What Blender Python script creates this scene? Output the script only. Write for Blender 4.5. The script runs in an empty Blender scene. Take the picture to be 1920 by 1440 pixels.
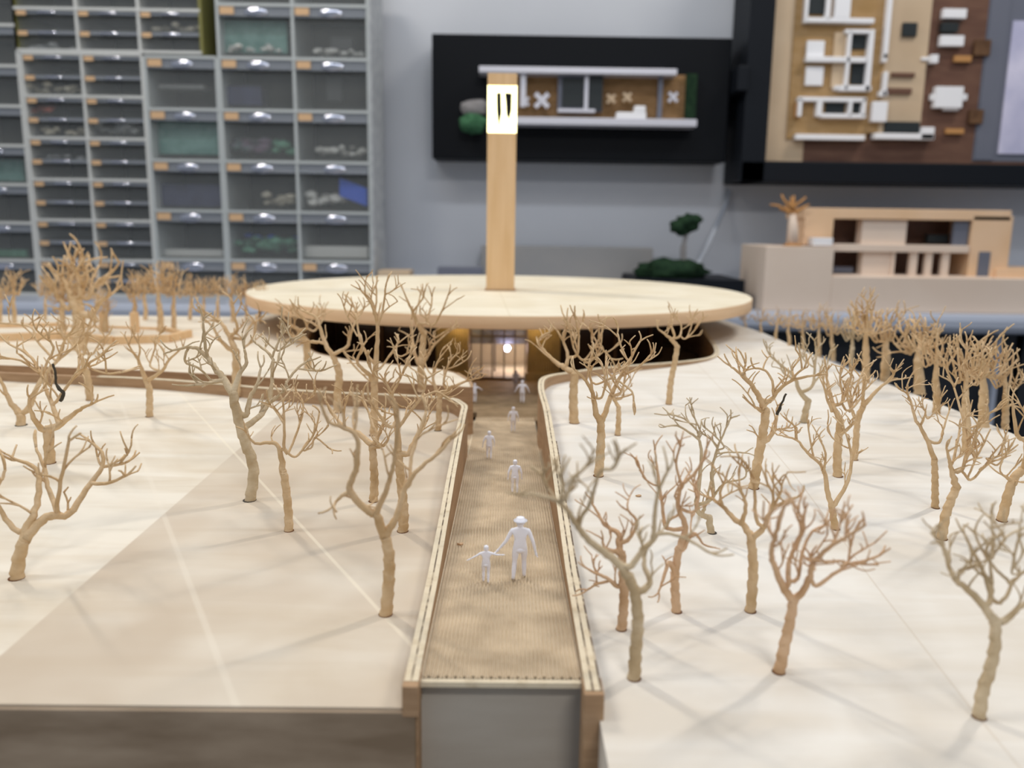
import bpy, bmesh, math, random
from mathutils import Vector, Matrix, geometry, noise

C = bpy.context.scene.collection
random.seed(7)
PI = math.pi
ZO = 900.0            # height of the ramp's front edge above the room floor, mm
# ------------------------------------------------------------------ camera (26 mm phone lens about ten cm above a card-scale model)
F = 1580.0
HOR, VPX, ROLL = 420.0, 943.0, math.radians(0.8)
pitch = math.atan((720 - HOR) / F)
yaw = math.atan((960 - VPX - 4) / F)
fwd = Vector((math.sin(yaw) * math.cos(pitch), math.cos(yaw) * math.cos(pitch), -math.sin(pitch)))
rt = fwd.cross(Vector((0, 0, 1))).normalized()
up = rt.cross(fwd).normalized()
rt2 = rt * math.cos(ROLL) + up * math.sin(ROLL)
up2 = up * math.cos(ROLL) - rt * math.sin(ROLL)
EYE = Vector((0, 0, 96.0))
cam = bpy.data.cameras.new('camera')
camo = bpy.data.objects.new('camera', cam)
C.objects.link(camo)
M3 = Matrix((rt2, up2, -fwd)).transposed().to_4x4()
M3.translation = Vector((0, 0, (EYE.z + ZO) / 1000))
camo.matrix_world = M3
cam.sensor_width = 36
cam.lens = 36 * F / 1920
cam.clip_start = 0.005
cam.clip_end = 50
cam.dof.use_dof = True
cam.dof.focus_distance = 0.285
cam.dof.aperture_fstop = (cam.lens / 1000) / 0.0021
bpy.context.scene.camera = camo

def ray(px, py):
    return (rt2 * (px - 960) + up2 * (720 - py) + fwd * F)
def PD(px, py, d):
    r = ray(px, py)
    return EYE + r * (d / r.y)
def PZ(px, py, z):
    r = ray(px, py)
    return EYE + r * ((z - EYE.z) / r.z)

# ------------------------------------------------------------------ light
sc = bpy.context.scene
sc.view_settings.view_transform = 'Standard'
sc.view_settings.look = 'None'
sc.view_settings.exposure = -0.12
sc.view_settings.gamma = 1.0
sc.view_settings.use_curve_mapping = False
w = bpy.data.worlds.new('world'); sc.world = w; w.use_nodes = True
w.node_tree.nodes['Background'].inputs[0].default_value = (0.80, 0.88, 1.0, 1)
w.node_tree.nodes['Background'].inputs[1].default_value = 0.36

def area(name, x, y, z, sx, sy, watts, col, rot=(0, 0, 0)):
    l = bpy.data.lights.new(name, 'AREA'); l.shape = 'RECTANGLE'
    l.size = sx; l.size_y = sy; l.energy = watts; l.color = col
    o = bpy.data.objects.new(name, l); C.objects.link(o)
    o.location = (x, y, z); o.rotation_euler = rot
    return o
# ceiling lamps of the workshop (z in metres above the floor)
def lamp(x, y, z, sx, sy, watts, col, aim=(0.0, 0.35, 0.9)):
    d = Vector(aim) - Vector((x, y, z))
    o = area('ceiling_lamp', x, y, z, sx, sy, watts, col, d.to_track_quat('-Z', 'Y').to_euler())
    return o
lamp(-0.70, 1.10, 2.15, 0.07, 0.40, 8.6, (1.0, 0.93, 0.83))
lamp(0.95, 0.95, 2.15, 0.07, 0.40, 8.6, (1.0, 0.94, 0.86))
lamp(-0.95, 0.10, 2.10, 0.07, 0.40, 3.5, (1.0, 0.93, 0.84))
lamp(0.35, -0.95, 2.10, 0.45, 0.10, 8.2, (0.98, 0.95, 0.93))
lamp(-0.1, 0.25, 2.25, 1.3, 0.10, 7.0, (0.90, 0.94, 1.0), (0.0, 1.5, 0.80))

# ------------------------------------------------------------------ helpers
def V(p):
    return Vector((p[0] / 1000, p[1] / 1000, (p[2] + ZO) / 1000))

def mat(name, col, rough=0.6, spec=0.3, metal=0.0, col2=None, scale=60.0, stretch=(1, 1, 1), bump=0.0, emit=0.0, alpha=1.0,
        bump_scale=None, detail=4.0, lo=0.35, hi=0.65, transmission=0.0):
    m = bpy.data.materials.new(name); m.use_nodes = True
    nt = m.node_tree; b = nt.nodes['Principled BSDF']
    b.inputs['Roughness'].default_value = rough
    b.inputs['Specular IOR Level'].default_value = spec
    b.inputs['Metallic'].default_value = metal
    b.inputs['Base Color'].default_value = (*col, 1)
    b.inputs['Alpha'].default_value = alpha
    b.inputs['Transmission Weight'].default_value = transmission
    if emit:
        b.inputs['Emission Color'].default_value = (*col, 1)
        b.inputs['Emission Strength'].default_value = emit
    if col2 or bump:
        tc = nt.nodes.new('ShaderNodeTexCoord')
        geo = nt.nodes.new('ShaderNodeNewGeometry')
        mp = nt.nodes.new('ShaderNodeMapping'); mp.inputs['Scale'].default_value = stretch
        nt.links.new(geo.outputs['Position'], mp.inputs['Vector'])
        n = nt.nodes.new('ShaderNodeTexNoise'); n.inputs['Scale'].default_value = scale; n.inputs['Detail'].default_value = detail
        nt.links.new(mp.outputs[0], n.inputs['Vector'])
        if col2:
            r = nt.nodes.new('ShaderNodeValToRGB')
            r.color_ramp.elements[0].position = lo; r.color_ramp.elements[1].position = hi
            r.color_ramp.elements[0].color = (*col, 1); r.color_ramp.elements[1].color = (*col2, 1)
            nt.links.new(n.outputs['Fac'], r.inputs[0]); nt.links.new(r.outputs[0], b.inputs['Base Color'])
        if bump:
            n2 = nt.nodes.new('ShaderNodeTexNoise'); n2.inputs['Scale'].default_value = bump_scale or scale * 3
            nt.links.new(mp.outputs[0], n2.inputs['Vector'])
            bp = nt.nodes.new('ShaderNodeBump'); bp.inputs['Strength'].default_value = bump; bp.inputs['Distance'].default_value = 0.0005
            nt.links.new(n2.outputs['Fac'], bp.inputs['Height']); nt.links.new(bp.outputs[0], b.inputs['Normal'])
    return m

M = {}
M['veneer_edge'] = mat('brown_veneer', (0.36, 0.225, 0.125), 0.6, 0.2, col2=(0.46, 0.30, 0.175), scale=60, stretch=(1, 1, 8), bump=0.2)
M['veneer_dark'] = mat('dark_veneer', (0.10, 0.05, 0.025), 0.6, 0.2, col2=(0.15, 0.08, 0.04), scale=80)
M['rim_cream'] = mat('ply_edge_cream', (0.74, 0.64, 0.47), 0.7, 0.2, col2=(0.60, 0.49, 0.33), scale=300, lo=0.5, hi=0.75)
M['glue_dark'] = mat('dark_glue_line', (0.16, 0.12, 0.09), 0.8, 0.1, col2=(0.55, 0.46, 0.34), scale=260, lo=0.45, hi=0.6)
M['roof_edge'] = mat('roof_edge_wood', (0.76, 0.51, 0.30), 0.55, 0.3, col2=(0.82, 0.58, 0.36), scale=20, stretch=(1, 1, 12))
M['tower'] = mat('tower_wood', (0.70, 0.46, 0.24), 0.55, 0.3, col2=(0.77, 0.53, 0.30), scale=30, stretch=(6, 6, 0.6))
M['bark'] = mat('masking_tape_tan', (0.58, 0.39, 0.20), 0.7, 0.25, col2=(0.72, 0.53, 0.32), scale=160, bump=0.6, bump_scale=900)
M['bark_pink'] = mat('masking_tape_pinkish', (0.56, 0.35, 0.19), 0.7, 0.25, col2=(0.70, 0.48, 0.30), scale=160, bump=0.6, bump_scale=900)
M['bark_grey'] = mat('masking_tape_greenish_grey', (0.50, 0.375, 0.22), 0.7, 0.25, col2=(0.66, 0.535, 0.36), scale=160, bump=0.6, bump_scale=900)
M['wire_dark'] = mat('dark_bare_wire', (0.06, 0.05, 0.035), 0.6, 0.3)
M['stain'] = mat('brown_drill_hole', (0.16, 0.07, 0.03), 0.8, 0.1)
M['path'] = mat('woven_path', (0.46, 0.35, 0.23), 0.75, 0.15, col2=(0.66, 0.53, 0.37), scale=90, stretch=(1, 1, 1), detail=6)
M['court'] = mat('dark_tan_court', (0.19, 0.13, 0.07), 0.7, 0.2, col2=(0.27, 0.19, 0.11), scale=120)
M['shaded_fig'] = mat('shaded_white_figure', (0.30, 0.25, 0.24), 0.6, 0.2)  # white figure darkened: the roof's shade is put into its colour
M['white_fig'] = mat('white_plastic_figure', (0.90, 0.90, 0.97), 0.45, 0.4)
M['slat_gold'] = mat('gold_slat', (0.42, 0.30, 0.13), 0.5, 0.4, col2=(0.31, 0.22, 0.09), scale=100)
M['grey_wood'] = mat('grey_front_wood', (0.38, 0.33, 0.27), 0.7, 0.2, col2=(0.46, 0.42, 0.36), scale=20, stretch=(1, 1, 5))
M['brown_wood'] = mat('front_edge_wood', (0.22, 0.16, 0.105), 0.7, 0.2, col2=(0.36, 0.28, 0.20), scale=30, stretch=(1, 1, 4))
M['wall'] = mat('grey_white_wall', (0.55, 0.57, 0.61), 0.8, 0.1, col2=(0.59, 0.61, 0.65), scale=4, bump=0.1)
M['floor'] = mat('dark_grey_floor', (0.05, 0.055, 0.065), 0.5, 0.3, col2=(0.08, 0.085, 0.095), scale=6)
M['counter'] = mat('blue_grey_counter', (0.42, 0.46, 0.55), 0.3, 0.5)
M['under'] = mat('dark_cupboard', (0.018, 0.02, 0.026), 0.5, 0.4)
M['black_board'] = mat('black_display_board', (0.004, 0.005, 0.007), 0.5, 0.12)
M['black_frame'] = mat('black_frame', (0.007, 0.009, 0.013), 0.5, 0.15)
M['silver'] = mat('silver_slab', (0.62, 0.62, 0.68), 0.35, 0.5, metal=0.2)
M['panel_brown'] = mat('brown_wood_panel', (0.22, 0.125, 0.05), 0.6, 0.2, col2=(0.30, 0.175, 0.08), scale=40, stretch=(1, 1, 4))
M['board_brown'] = mat('dark_brown_board', (0.13, 0.065, 0.045), 0.6, 0.2, col2=(0.17, 0.09, 0.06), scale=20, stretch=(1, 1, 5))
M['tan_card'] = mat('tan_card', (0.56, 0.42, 0.28), 0.7, 0.2, col2=(0.62, 0.48, 0.33), scale=12)
M['ochre'] = mat('ochre_wood', (0.36, 0.22, 0.09), 0.7, 0.2, col2=(0.42, 0.27, 0.13), scale=30, stretch=(1, 1, 4))
M['white'] = mat('white_card', (0.86, 0.86, 0.88), 0.6, 0.3)
M['dark_grey'] = mat('dark_grey_card', (0.022, 0.028, 0.03), 0.5, 0.3)
M['mid_grey'] = mat('mid_grey_panel', (0.15, 0.16, 0.20), 0.5, 0.3)
M['lavender'] = mat('lavender_print', (0.50, 0.50, 0.68), 0.5, 0.3, col2=(0.70, 0.68, 0.84), scale=16)
M['beige'] = mat('beige_card_model', (0.74, 0.60, 0.49), 0.7, 0.2, col2=(0.78, 0.65, 0.54), scale=8)
M['peach'] = mat('peach_wood', (0.78, 0.52, 0.31), 0.6, 0.3, col2=(0.82, 0.57, 0.37), scale=15)
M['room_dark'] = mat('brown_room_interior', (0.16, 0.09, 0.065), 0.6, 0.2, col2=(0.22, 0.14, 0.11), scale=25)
M['moss'] = mat('dark_green_moss', (0.012, 0.028, 0.016), 0.9, 0.1, col2=(0.02, 0.045, 0.022), scale=120, bump=0.8)
M['bush'] = mat('green_bush', (0.03, 0.09, 0.045), 0.9, 0.1, col2=(0.06, 0.16, 0.08), scale=120, bump=0.8)
M['rock'] = mat('grey_rock', (0.20, 0.19, 0.19), 0.9, 0.1, col2=(0.28, 0.27, 0.27), scale=60)
M['orange_tree'] = mat('orange_brown_twigs', (0.50, 0.26, 0.10), 0.8, 0.1)
M['cab'] = mat('light_grey_plastic', (0.46, 0.49, 0.49), 0.4, 0.4)
M['cab2'] = mat('pale_grey_plastic_shelf', (0.58, 0.59, 0.57), 0.4, 0.4)
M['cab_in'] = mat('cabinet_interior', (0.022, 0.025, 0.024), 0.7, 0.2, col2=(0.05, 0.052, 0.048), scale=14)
M['olive'] = mat('olive_cabinet_side', (0.20, 0.19, 0.06), 0.6, 0.3)
M['clear'] = mat('clear_plastic', (0.55, 0.58, 0.58), 0.12, 0.5, alpha=0.10)
M['lip'] = mat('frosted_drawer_lip', (0.24, 0.26, 0.29), 0.22, 0.7, alpha=0.8)
M['bump'] = mat('glossy_finger_grip', (0.50, 0.52, 0.60), 0.13, 1.0, metal=0.8)
M['tag'] = mat('orange_paper_tag', (0.64, 0.42, 0.24), 0.7, 0.2)
M['side'] = mat('speckled_grey_side', (0.42, 0.44, 0.46), 0.7, 0.2, col2=(0.52, 0.54, 0.55), scale=60, lo=0.45, hi=0.55)
M['cable'] = mat('pale_grey_cable', (0.36, 0.39, 0.44), 0.5, 0.3)
M['lcd_grey'] = mat('grey_model_box', (0.27, 0.27, 0.27), 0.7, 0.2, col2=(0.31, 0.30, 0.29), scale=10)
M['glow'] = mat('lit_tower_window', (1.0, 0.92, 0.50), 0.5, 0.2, emit=3.2)
M['black'] = mat('black_fin', (0.004, 0.004, 0.003), 0.6, 0.2)
M['led'] = mat('white_led', (0.84, 0.78, 1.0), 0.5, 0.2, emit=45.0)
M['glass'] = mat('thin_clear_glass', (0.80, 0.84, 0.86), 0.05, 0.5, alpha=0.12)
M['dark_glass'] = mat('dark_brown_glazing', (0.030, 0.014, 0.007), 0.25, 0.4)
M['mullion'] = mat('grey_brown_mullion', (0.16, 0.12, 0.08), 0.4, 0.4)
M['inside'] = mat('warm_interior_wood', (0.62, 0.50, 0.34), 0.6, 0.2, col2=(0.68, 0.56, 0.40), scale=30)
M['table'] = mat('grey_table', (0.33, 0.34, 0.36), 0.5, 0.3)

def wood_ground(name, a, b, patch=None, grain_dir=0.0, seams=()):
    """pale sanded plywood: long grain, soft blotches and, where asked, another tone on one side of a line"""
    m = bpy.data.materials.new(name); m.use_nodes = True
    nt = m.node_tree; L = nt.links; N = nt.nodes; bs = N['Principled BSDF']
    bs.inputs['Roughness'].default_value = 0.62; bs.inputs['Specular IOR Level'].default_value = 0.25
    geo = N.new('ShaderNodeNewGeometry')
    mp = N.new('ShaderNodeMapping'); mp.inputs['Rotation'].default_value = (0, 0, grain_dir); mp.inputs['Scale'].default_value = (3, 22, 8)
    L.new(geo.outputs['Position'], mp.inputs['Vector'])
    n1 = N.new('ShaderNodeTexNoise'); n1.inputs['Scale'].default_value = 4; n1.inputs['Detail'].default_value = 8; n1.inputs['Distortion'].default_value = 0.6
    L.new(mp.outputs[0], n1.inputs['Vector'])
    n2 = N.new('ShaderNodeTexNoise'); n2.inputs['Scale'].default_value = 19; n2.inputs['Detail'].default_value = 5; n2.inputs['Distortion'].default_value = 0.8
    L.new(geo.outputs['Position'], n2.inputs['Vector'])
    mx = N.new('ShaderNodeMix'); mx.data_type = 'RGBA'
    mx.inputs[6].default_value = (*a, 1); mx.inputs[7].default_value = (*b, 1)
    add = N.new('ShaderNodeMath'); add.operation = 'ADD'; L.new(n1.outputs['Fac'], add.inputs[0]); L.new(n2.outputs['Fac'], add.inputs[1])
    mr = N.new('ShaderNodeMapRange'); mr.inputs[1].default_value = 0.82; mr.inputs[2].default_value = 1.22
    L.new(add.outputs[0], mr.inputs[0]); L.new(mr.outputs[0], mx.inputs[0])
    out = mx.outputs[2]
    sep = N.new('ShaderNodeSeparateXYZ'); L.new(geo.outputs['Position'], sep.inputs[0])
    def line(p, q):      # signed distance (m) from the line p->q
        dx, dy = (q[0] - p[0]) / 1000, (q[1] - p[1]) / 1000; ln = math.hypot(dx, dy); nx, ny = -dy / ln, dx / ln
        c = -(nx * p[0] + ny * p[1]) / 1000
        a1 = N.new('ShaderNodeMath'); a1.operation = 'MULTIPLY_ADD'; L.new(sep.outputs[0], a1.inputs[0]); a1.inputs[1].default_value = nx; a1.inputs[2].default_value = c
        a2 = N.new('ShaderNodeMath'); a2.operation = 'MULTIPLY_ADD'; L.new(sep.outputs[1], a2.inputs[0]); a2.inputs[1].default_value = ny; L.new(a1.outputs[0], a2.inputs[2])
        return a2.outputs[0]
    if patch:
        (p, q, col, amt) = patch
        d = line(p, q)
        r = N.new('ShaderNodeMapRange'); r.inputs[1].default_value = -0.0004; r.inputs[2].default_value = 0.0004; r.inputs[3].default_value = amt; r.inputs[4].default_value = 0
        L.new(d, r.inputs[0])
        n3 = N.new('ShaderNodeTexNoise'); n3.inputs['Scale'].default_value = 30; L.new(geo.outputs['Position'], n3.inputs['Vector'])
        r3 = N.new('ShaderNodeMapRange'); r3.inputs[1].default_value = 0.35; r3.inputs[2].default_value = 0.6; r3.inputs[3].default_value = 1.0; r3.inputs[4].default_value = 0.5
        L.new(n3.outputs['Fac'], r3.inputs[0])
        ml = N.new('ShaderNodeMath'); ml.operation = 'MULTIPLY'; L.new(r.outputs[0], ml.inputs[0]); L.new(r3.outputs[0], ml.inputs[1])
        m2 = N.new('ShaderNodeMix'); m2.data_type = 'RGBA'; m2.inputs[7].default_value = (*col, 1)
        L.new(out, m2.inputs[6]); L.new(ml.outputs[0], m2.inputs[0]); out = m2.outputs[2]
    for (p, q, wd, col, amt) in seams:
        d = line(p, q)
        ab = N.new('ShaderNodeMath'); ab.operation = 'ABSOLUTE'; L.new(d, ab.inputs[0])
        r = N.new('ShaderNodeMapRange'); r.inputs[1].default_value = wd / 2000; r.inputs[2].default_value = wd / 800; r.inputs[3].default_value = amt; r.inputs[4].default_value = 0
        L.new(ab.outputs[0], r.inputs[0])
        m2 = N.new('ShaderNodeMix'); m2.data_type = 'RGBA'; m2.inputs[7].default_value = (*col, 1)
        L.new(out, m2.inputs[6]); L.new(r.outputs[0], m2.inputs[0]); out = m2.outputs[2]
    L.new(out, bs.inputs['Base Color'])
    bp = N.new('ShaderNodeBump'); bp.inputs['Strength'].default_value = 0.15; bp.inputs['Distance'].default_value = 0.0004
    L.new(n1.outputs['Fac'], bp.inputs['Height']); L.new(bp.outputs[0], bs.inputs['Normal'])
    return m

def tag(o, label=None, cat=None, group=None, kind=None):
    if label: o['label'] = label
    if cat: o['category'] = cat
    if group: o['group'] = group
    if kind: o['kind'] = kind
    return o

WP = {}               # world position (m) of every parent, for local coordinates
def empty(name, p_mm, label=None, cat=None, group=None):
    o = bpy.data.objects.new(name, None); C.objects.link(o)
    o.empty_display_size = 0.01
    o.location = V(p_mm); WP[o.name] = V(p_mm)
    return tag(o, label, cat, group)

class MB:
    def __init__(s): s.v = []; s.f = []; s.smooth = []
    def add(s, vs, fs, smooth=False):
        n = len(s.v); s.v += [Vector(p) for p in vs]; s.f += [tuple(i + n for i in f) for f in fs]; s.smooth += [smooth] * len(fs)
        return s
    def box(s, x0, x1, y0, y1, z0, z1):
        vs = [(x, y, z) for z in (z0, z1) for y in (y0, y1) for x in (x0, x1)]
        return s.add(vs, [(0, 2, 3, 1), (4, 5, 7, 6), (0, 1, 5, 4), (2, 6, 7, 3), (0, 4, 6, 2), (1, 3, 7, 5)])
    def tube(s, pts, rad, n=8, twist=0.0, amp=0.0, smooth=True, cap=True, wrap=0.0):
        pts = [Vector(p) for p in pts]; m = len(pts)
        rads = rad if isinstance(rad, (list, tuple)) else [rad] * m
        base = len(s.v); prev = None; arc = 0
        for i, p in enumerate(pts):
            t = (pts[min(i + 1, m - 1)] - pts[max(i - 1, 0)])
            if t.length < 1e-9: t = Vector((0, 0, 1))
            t.normalize()
            if prev is None:
                a = t.orthogonal().normalized()
            else:
                a = (prev - t * prev.dot(t))
                a = a.normalized() if a.length > 1e-6 else t.orthogonal().normalized()
            prev = a; b = t.cross(a)
            if i: arc += (p - pts[i - 1]).length
            for k in range(n):
                th = 2 * PI * k / n
                if wrap:      # overlapping spiral tape: a shallow saw-tooth that climbs round the stem
                    fr = ((th + arc * wrap) / (2 * PI)) % 1.0
                    r = rads[i] * (1 + amp * (fr - 0.5) * (1.0 if fr < 0.86 else (1 - fr) / 0.14 * 2 - 1))
                else:
                    r = rads[i] * (1 + amp * math.sin(3 * th + twist * arc))
                s.v.append(p + (a * math.cos(th) + b * math.sin(th)) * r)
        for i in range(m - 1):
            for k in range(n):
                k2 = (k + 1) % n
                s.f.append((base + i * n + k, base + i * n + k2, base + (i + 1) * n + k2, base + (i + 1) * n + k)); s.smooth.append(smooth)
        if cap:
            s.f.append(tuple(base + k for k in reversed(range(n)))); s.smooth.append(False)
            s.f.append(tuple(base + (m - 1) * n + k for k in range(n))); s.smooth.append(smooth)
        return s
    def prism(s, poly, z0, z1):       # poly of (x, y), counter-clockwise
        n = len(poly)
        z0f = z0 if callable(z0) else (lambda x, y: z0); z1f = z1 if callable(z1) else (lambda x, y: z1)
        vs = [(x, y, z0f(x, y)) for x, y in poly] + [(x, y, z1f(x, y)) for x, y in poly]
        fs = [tuple(reversed(range(n))), tuple(range(n, 2 * n))] + [(i, (i + 1) % n, (i + 1) % n + n, i + n) for i in range(n)]
        return s.add(vs, fs)
    def prism_y(s, poly, y0, y1):     # poly of (x, z) seen from the front
        n = len(poly)
        vs = [(x, y0, z) for x, z in poly] + [(x, y1, z) for x, z in poly]
        fs = [tuple(range(n)), tuple(reversed(range(n, 2 * n)))] + [(i + n, (i + 1) % n + n, (i + 1) % n, i) for i in range(n)]
        return s.add(vs, fs)
    def cyl(s, cx, cy, z0, z1, r, n=96, r2=None):
        r2 = r if r2 is None else r2
        vs = [(cx + r * math.cos(2 * PI * k / n), cy + r * math.sin(2 * PI * k / n), z0) for k in range(n)] + \
             [(cx + r2 * math.cos(2 * PI * k / n), cy + r2 * math.sin(2 * PI * k / n), z1) for k in range(n)]
        s.add(vs, [(k, (k + 1) % n, (k + 1) % n + n, k + n) for k in range(n)], True)
        s.f.append(tuple(len(s.v) - 2 * n + k for k in reversed(range(n)))); s.smooth.append(False)
        s.f.append(tuple(len(s.v) - n + k for k in range(n))); s.smooth.append(False)
        return s
    def blob(s, c, r, seed=0, sz=(1, 1, 1), amp=0.25, sub=3, freq=1.0):
        bm = bmesh.new(); bmesh.ops.create_icosphere(bm, subdivisions=sub, radius=1)
        vs = []
        for v in bm.verts:
            d = 1 + amp * noise.noise(v.co * 2.2 * freq + Vector((seed * 7.1, seed * 3.3, seed)))
            vs.append((c[0] + v.co.x * r * sz[0] * d, c[1] + v.co.y * r * sz[1] * d, c[2] + v.co.z * r * sz[2] * d))
        fs = [tuple(v.index for v in f.verts) for f in bm.faces]; bm.free()
        return s.add(vs, fs, True)
    def build(s, name, m, parent=None, bevel=0.0, **kw):
        org = WP[parent.name] if parent is not None and parent.name in WP else Vector((0, 0, 0))
        me = bpy.data.meshes.new(name)
        if parent is None and s.v:      # a top-level mesh keeps its origin at its own foot
            xs = [p[0] for p in s.v]; ys = [p[1] for p in s.v]; zs = [p[2] for p in s.v]
            o0 = V(((min(xs) + max(xs)) / 2, (min(ys) + max(ys)) / 2, min(zs)))
        else: o0 = org
        me.from_pydata([V(p) - o0 for p in s.v], [], s.f)
        me.polygons.foreach_set('use_smooth', s.smooth)
        me.materials.append(M[m] if isinstance(m, str) else m)
        me.update()
        o = bpy.data.objects.new(name, me); C.objects.link(o)
        if parent is not None:
            o.parent = parent; WP[o.name] = org
        else:
            o.location = o0; WP[o.name] = o0
        if bevel:
            b = o.modifiers.new('bevel', 'BEVEL'); b.width = bevel / 1000; b.segments = 2; b.limit_method = 'ANGLE'
        return tag(o, **kw)

def smooth_line(pts, n=6):
    """Catmull-Rom through the points"""
    P = [Vector(p) for p in pts]; out = []
    for i in range(len(P) - 1):
        p0 = P[max(i - 1, 0)]; p1 = P[i]; p2 = P[i + 1]; p3 = P[min(i + 2, len(P) - 1)]
        for k in range(n):
            t = k / n
            out.append(0.5 * ((2 * p1) + (p2 - p0) * t + (2 * p0 - 5 * p1 + 4 * p2 - p3) * t * t + (3 * p1 - p0 - 3 * p2 + p3) * t ** 3))
    out.append(P[-1]); return out

# ------------------------------------------------------------------ room shell
MB().box(-2600, 2600, -1500, 1700, -ZO - 40, -ZO).build('floor', 'floor', kind='structure')
MB().box(-2600, 2600, 1560, 1620, -ZO, 1900).build('wall_back', 'wall', kind='structure')
MB().box(-520, 420, 60, 1100, -95, -70).build('work_table', 'table', bevel=2,
    label='grey table top carrying the pale wooden site model', cat='table')
tb = bpy.data.objects['work_table']
for (lx, ly) in ((-500, 80), (400, 80), (-500, 1080), (400, 1080)):
    MB().box(lx - 18, lx + 18, ly - 18, ly + 18, -ZO, -95).build('leg', 'under', tb)

# counter behind: its front edge at d=1185
DC = 1290.0
zc = PD(1650, 588, DC).z           # top of the counter
ct = MB()
prof = [(DC + 6, zc), (DC + 1, zc - 3), (DC - 2, zc - 10), (DC - 2, zc - 20), (DC + 2, zc - 28), (DC + 8, zc - 31), (1559, zc - 31), (1559, zc)]
n = len(prof)
ct.add([(-1500, y, z) for y, z in prof] + [(1500, y, z) for y, z in prof],
       [tuple(range(n)), tuple(reversed(range(n, 2 * n)))] + [(i + n, (i + 1) % n + n, (i + 1) % n, i) for i in range(n)], False)
counter = ct.build('counter', 'counter', label='long blue-grey counter with rounded front edge along the back wall', cat='counter')
bmx = MB()
for k in range(5):
    x0 = -1400 + k * 560
    MB().box(x0, x0 + 548, DC + 60, 1540, -ZO + 60, zc - 31).build('cupboard', 'under', counter, bevel=2)
for k in range(5):
    x0 = -1400 + k * 560
    MB().tube([(x0 + 40, DC + 56, zc - 60), (x0 + 160, DC + 56, zc - 60)], 3, 8).build('handle', 'mid_grey', counter)

# ------------------------------------------------------------------ heights of the site (mm above the ramp's front edge), x across, y = distance from the lens
def lerp_tab(tab, v):
    if v <= tab[0][0]: return tab[0][1]
    for (a, za), (b, zb) in zip(tab, tab[1:]):
        if v <= b: return za + (zb - za) * (v - a) / (b - a)
    return tab[-1][1]
def z_left(x, y):  return lerp_tab([(150, -5), (400, 5), (480, 8)], y)
def z_far(x, y):   return lerp_tab([(400, 10), (480, 11), (560, 9.5), (800, 9)], y)
def z_right(x, y):
    return lerp_tab([(100, -6), (165, -5), (220, -2), (300, 4), (430, 8.5), (560, 9.5), (800, 9)], y)
def z_wall_r(y):   return lerp_tab([(160, 0.8), (222, 1.2), (262, 4.6), (288, 7), (316, 10), (381, 13.5), (440, 14.5), (500, 12.5), (560, 10)], y)
def z_wall_l(y):   return lerp_tab([(160, 1.0), (215, 1.2), (262, 4.0), (290, 6.5), (340, 9.5), (400, 11.7)], y)
def z_path(y):     return lerp_tab([(160, 0), (480, -17), (700, -17)], y)
def GP(px, py, fn):         # pixel -> point on a height function
    z = 5.0
    for _ in range(12):
        p = PZ(px, py, z); z = 0.5 * z + 0.5 * fn(p.x, p.y)
    return PZ(px, py, fn(p.x, p.y))

HW = 17.5              # half width of the ramp
WT = 3.0               # wall thickness
CX, CY, RR = 0.0, 758.0, 218.0
OR = PD(938, 541, CY).x; CX = OR

# hole under the roof: its near rim from the photo, its far side an arc
rimR = [GP(px, py, lambda x, y, z=z: z) for px, py, z in ((1012.5, 745, 14.0), (1009, 728, 14.4), (1010.5, 714, 14.5), (1019, 706, 14.4), (1036, 701, 14.2), (1062, 697, 14.0), (1130, 689, 12.8), (1240, 682, 11.3), (1300, 677, 10.3), (1330, 670, 10.0), (1340, 661, 9.8), (1335, 647, 9.6), (1322, 630, 9.4), (1312, 613, 9.2))]
rimL = [GP(px, py, lambda x, y, z=z: z) for px, py, z in ((882, 725, 10.5), (878, 716, 10.5), (862, 706, 10.5), (847, 700, 10.4), (816, 694, 10.2), (723, 684, 9.9), (657, 677, 9.7), (605, 666, 9.5), (582, 657, 9.4), (573, 646, 9.3), (578, 630, 9.2), (590, 612, 9.1))]
rimR = smooth_line(rimR, 5); rimL = smooth_line(rimL, 5)

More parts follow.
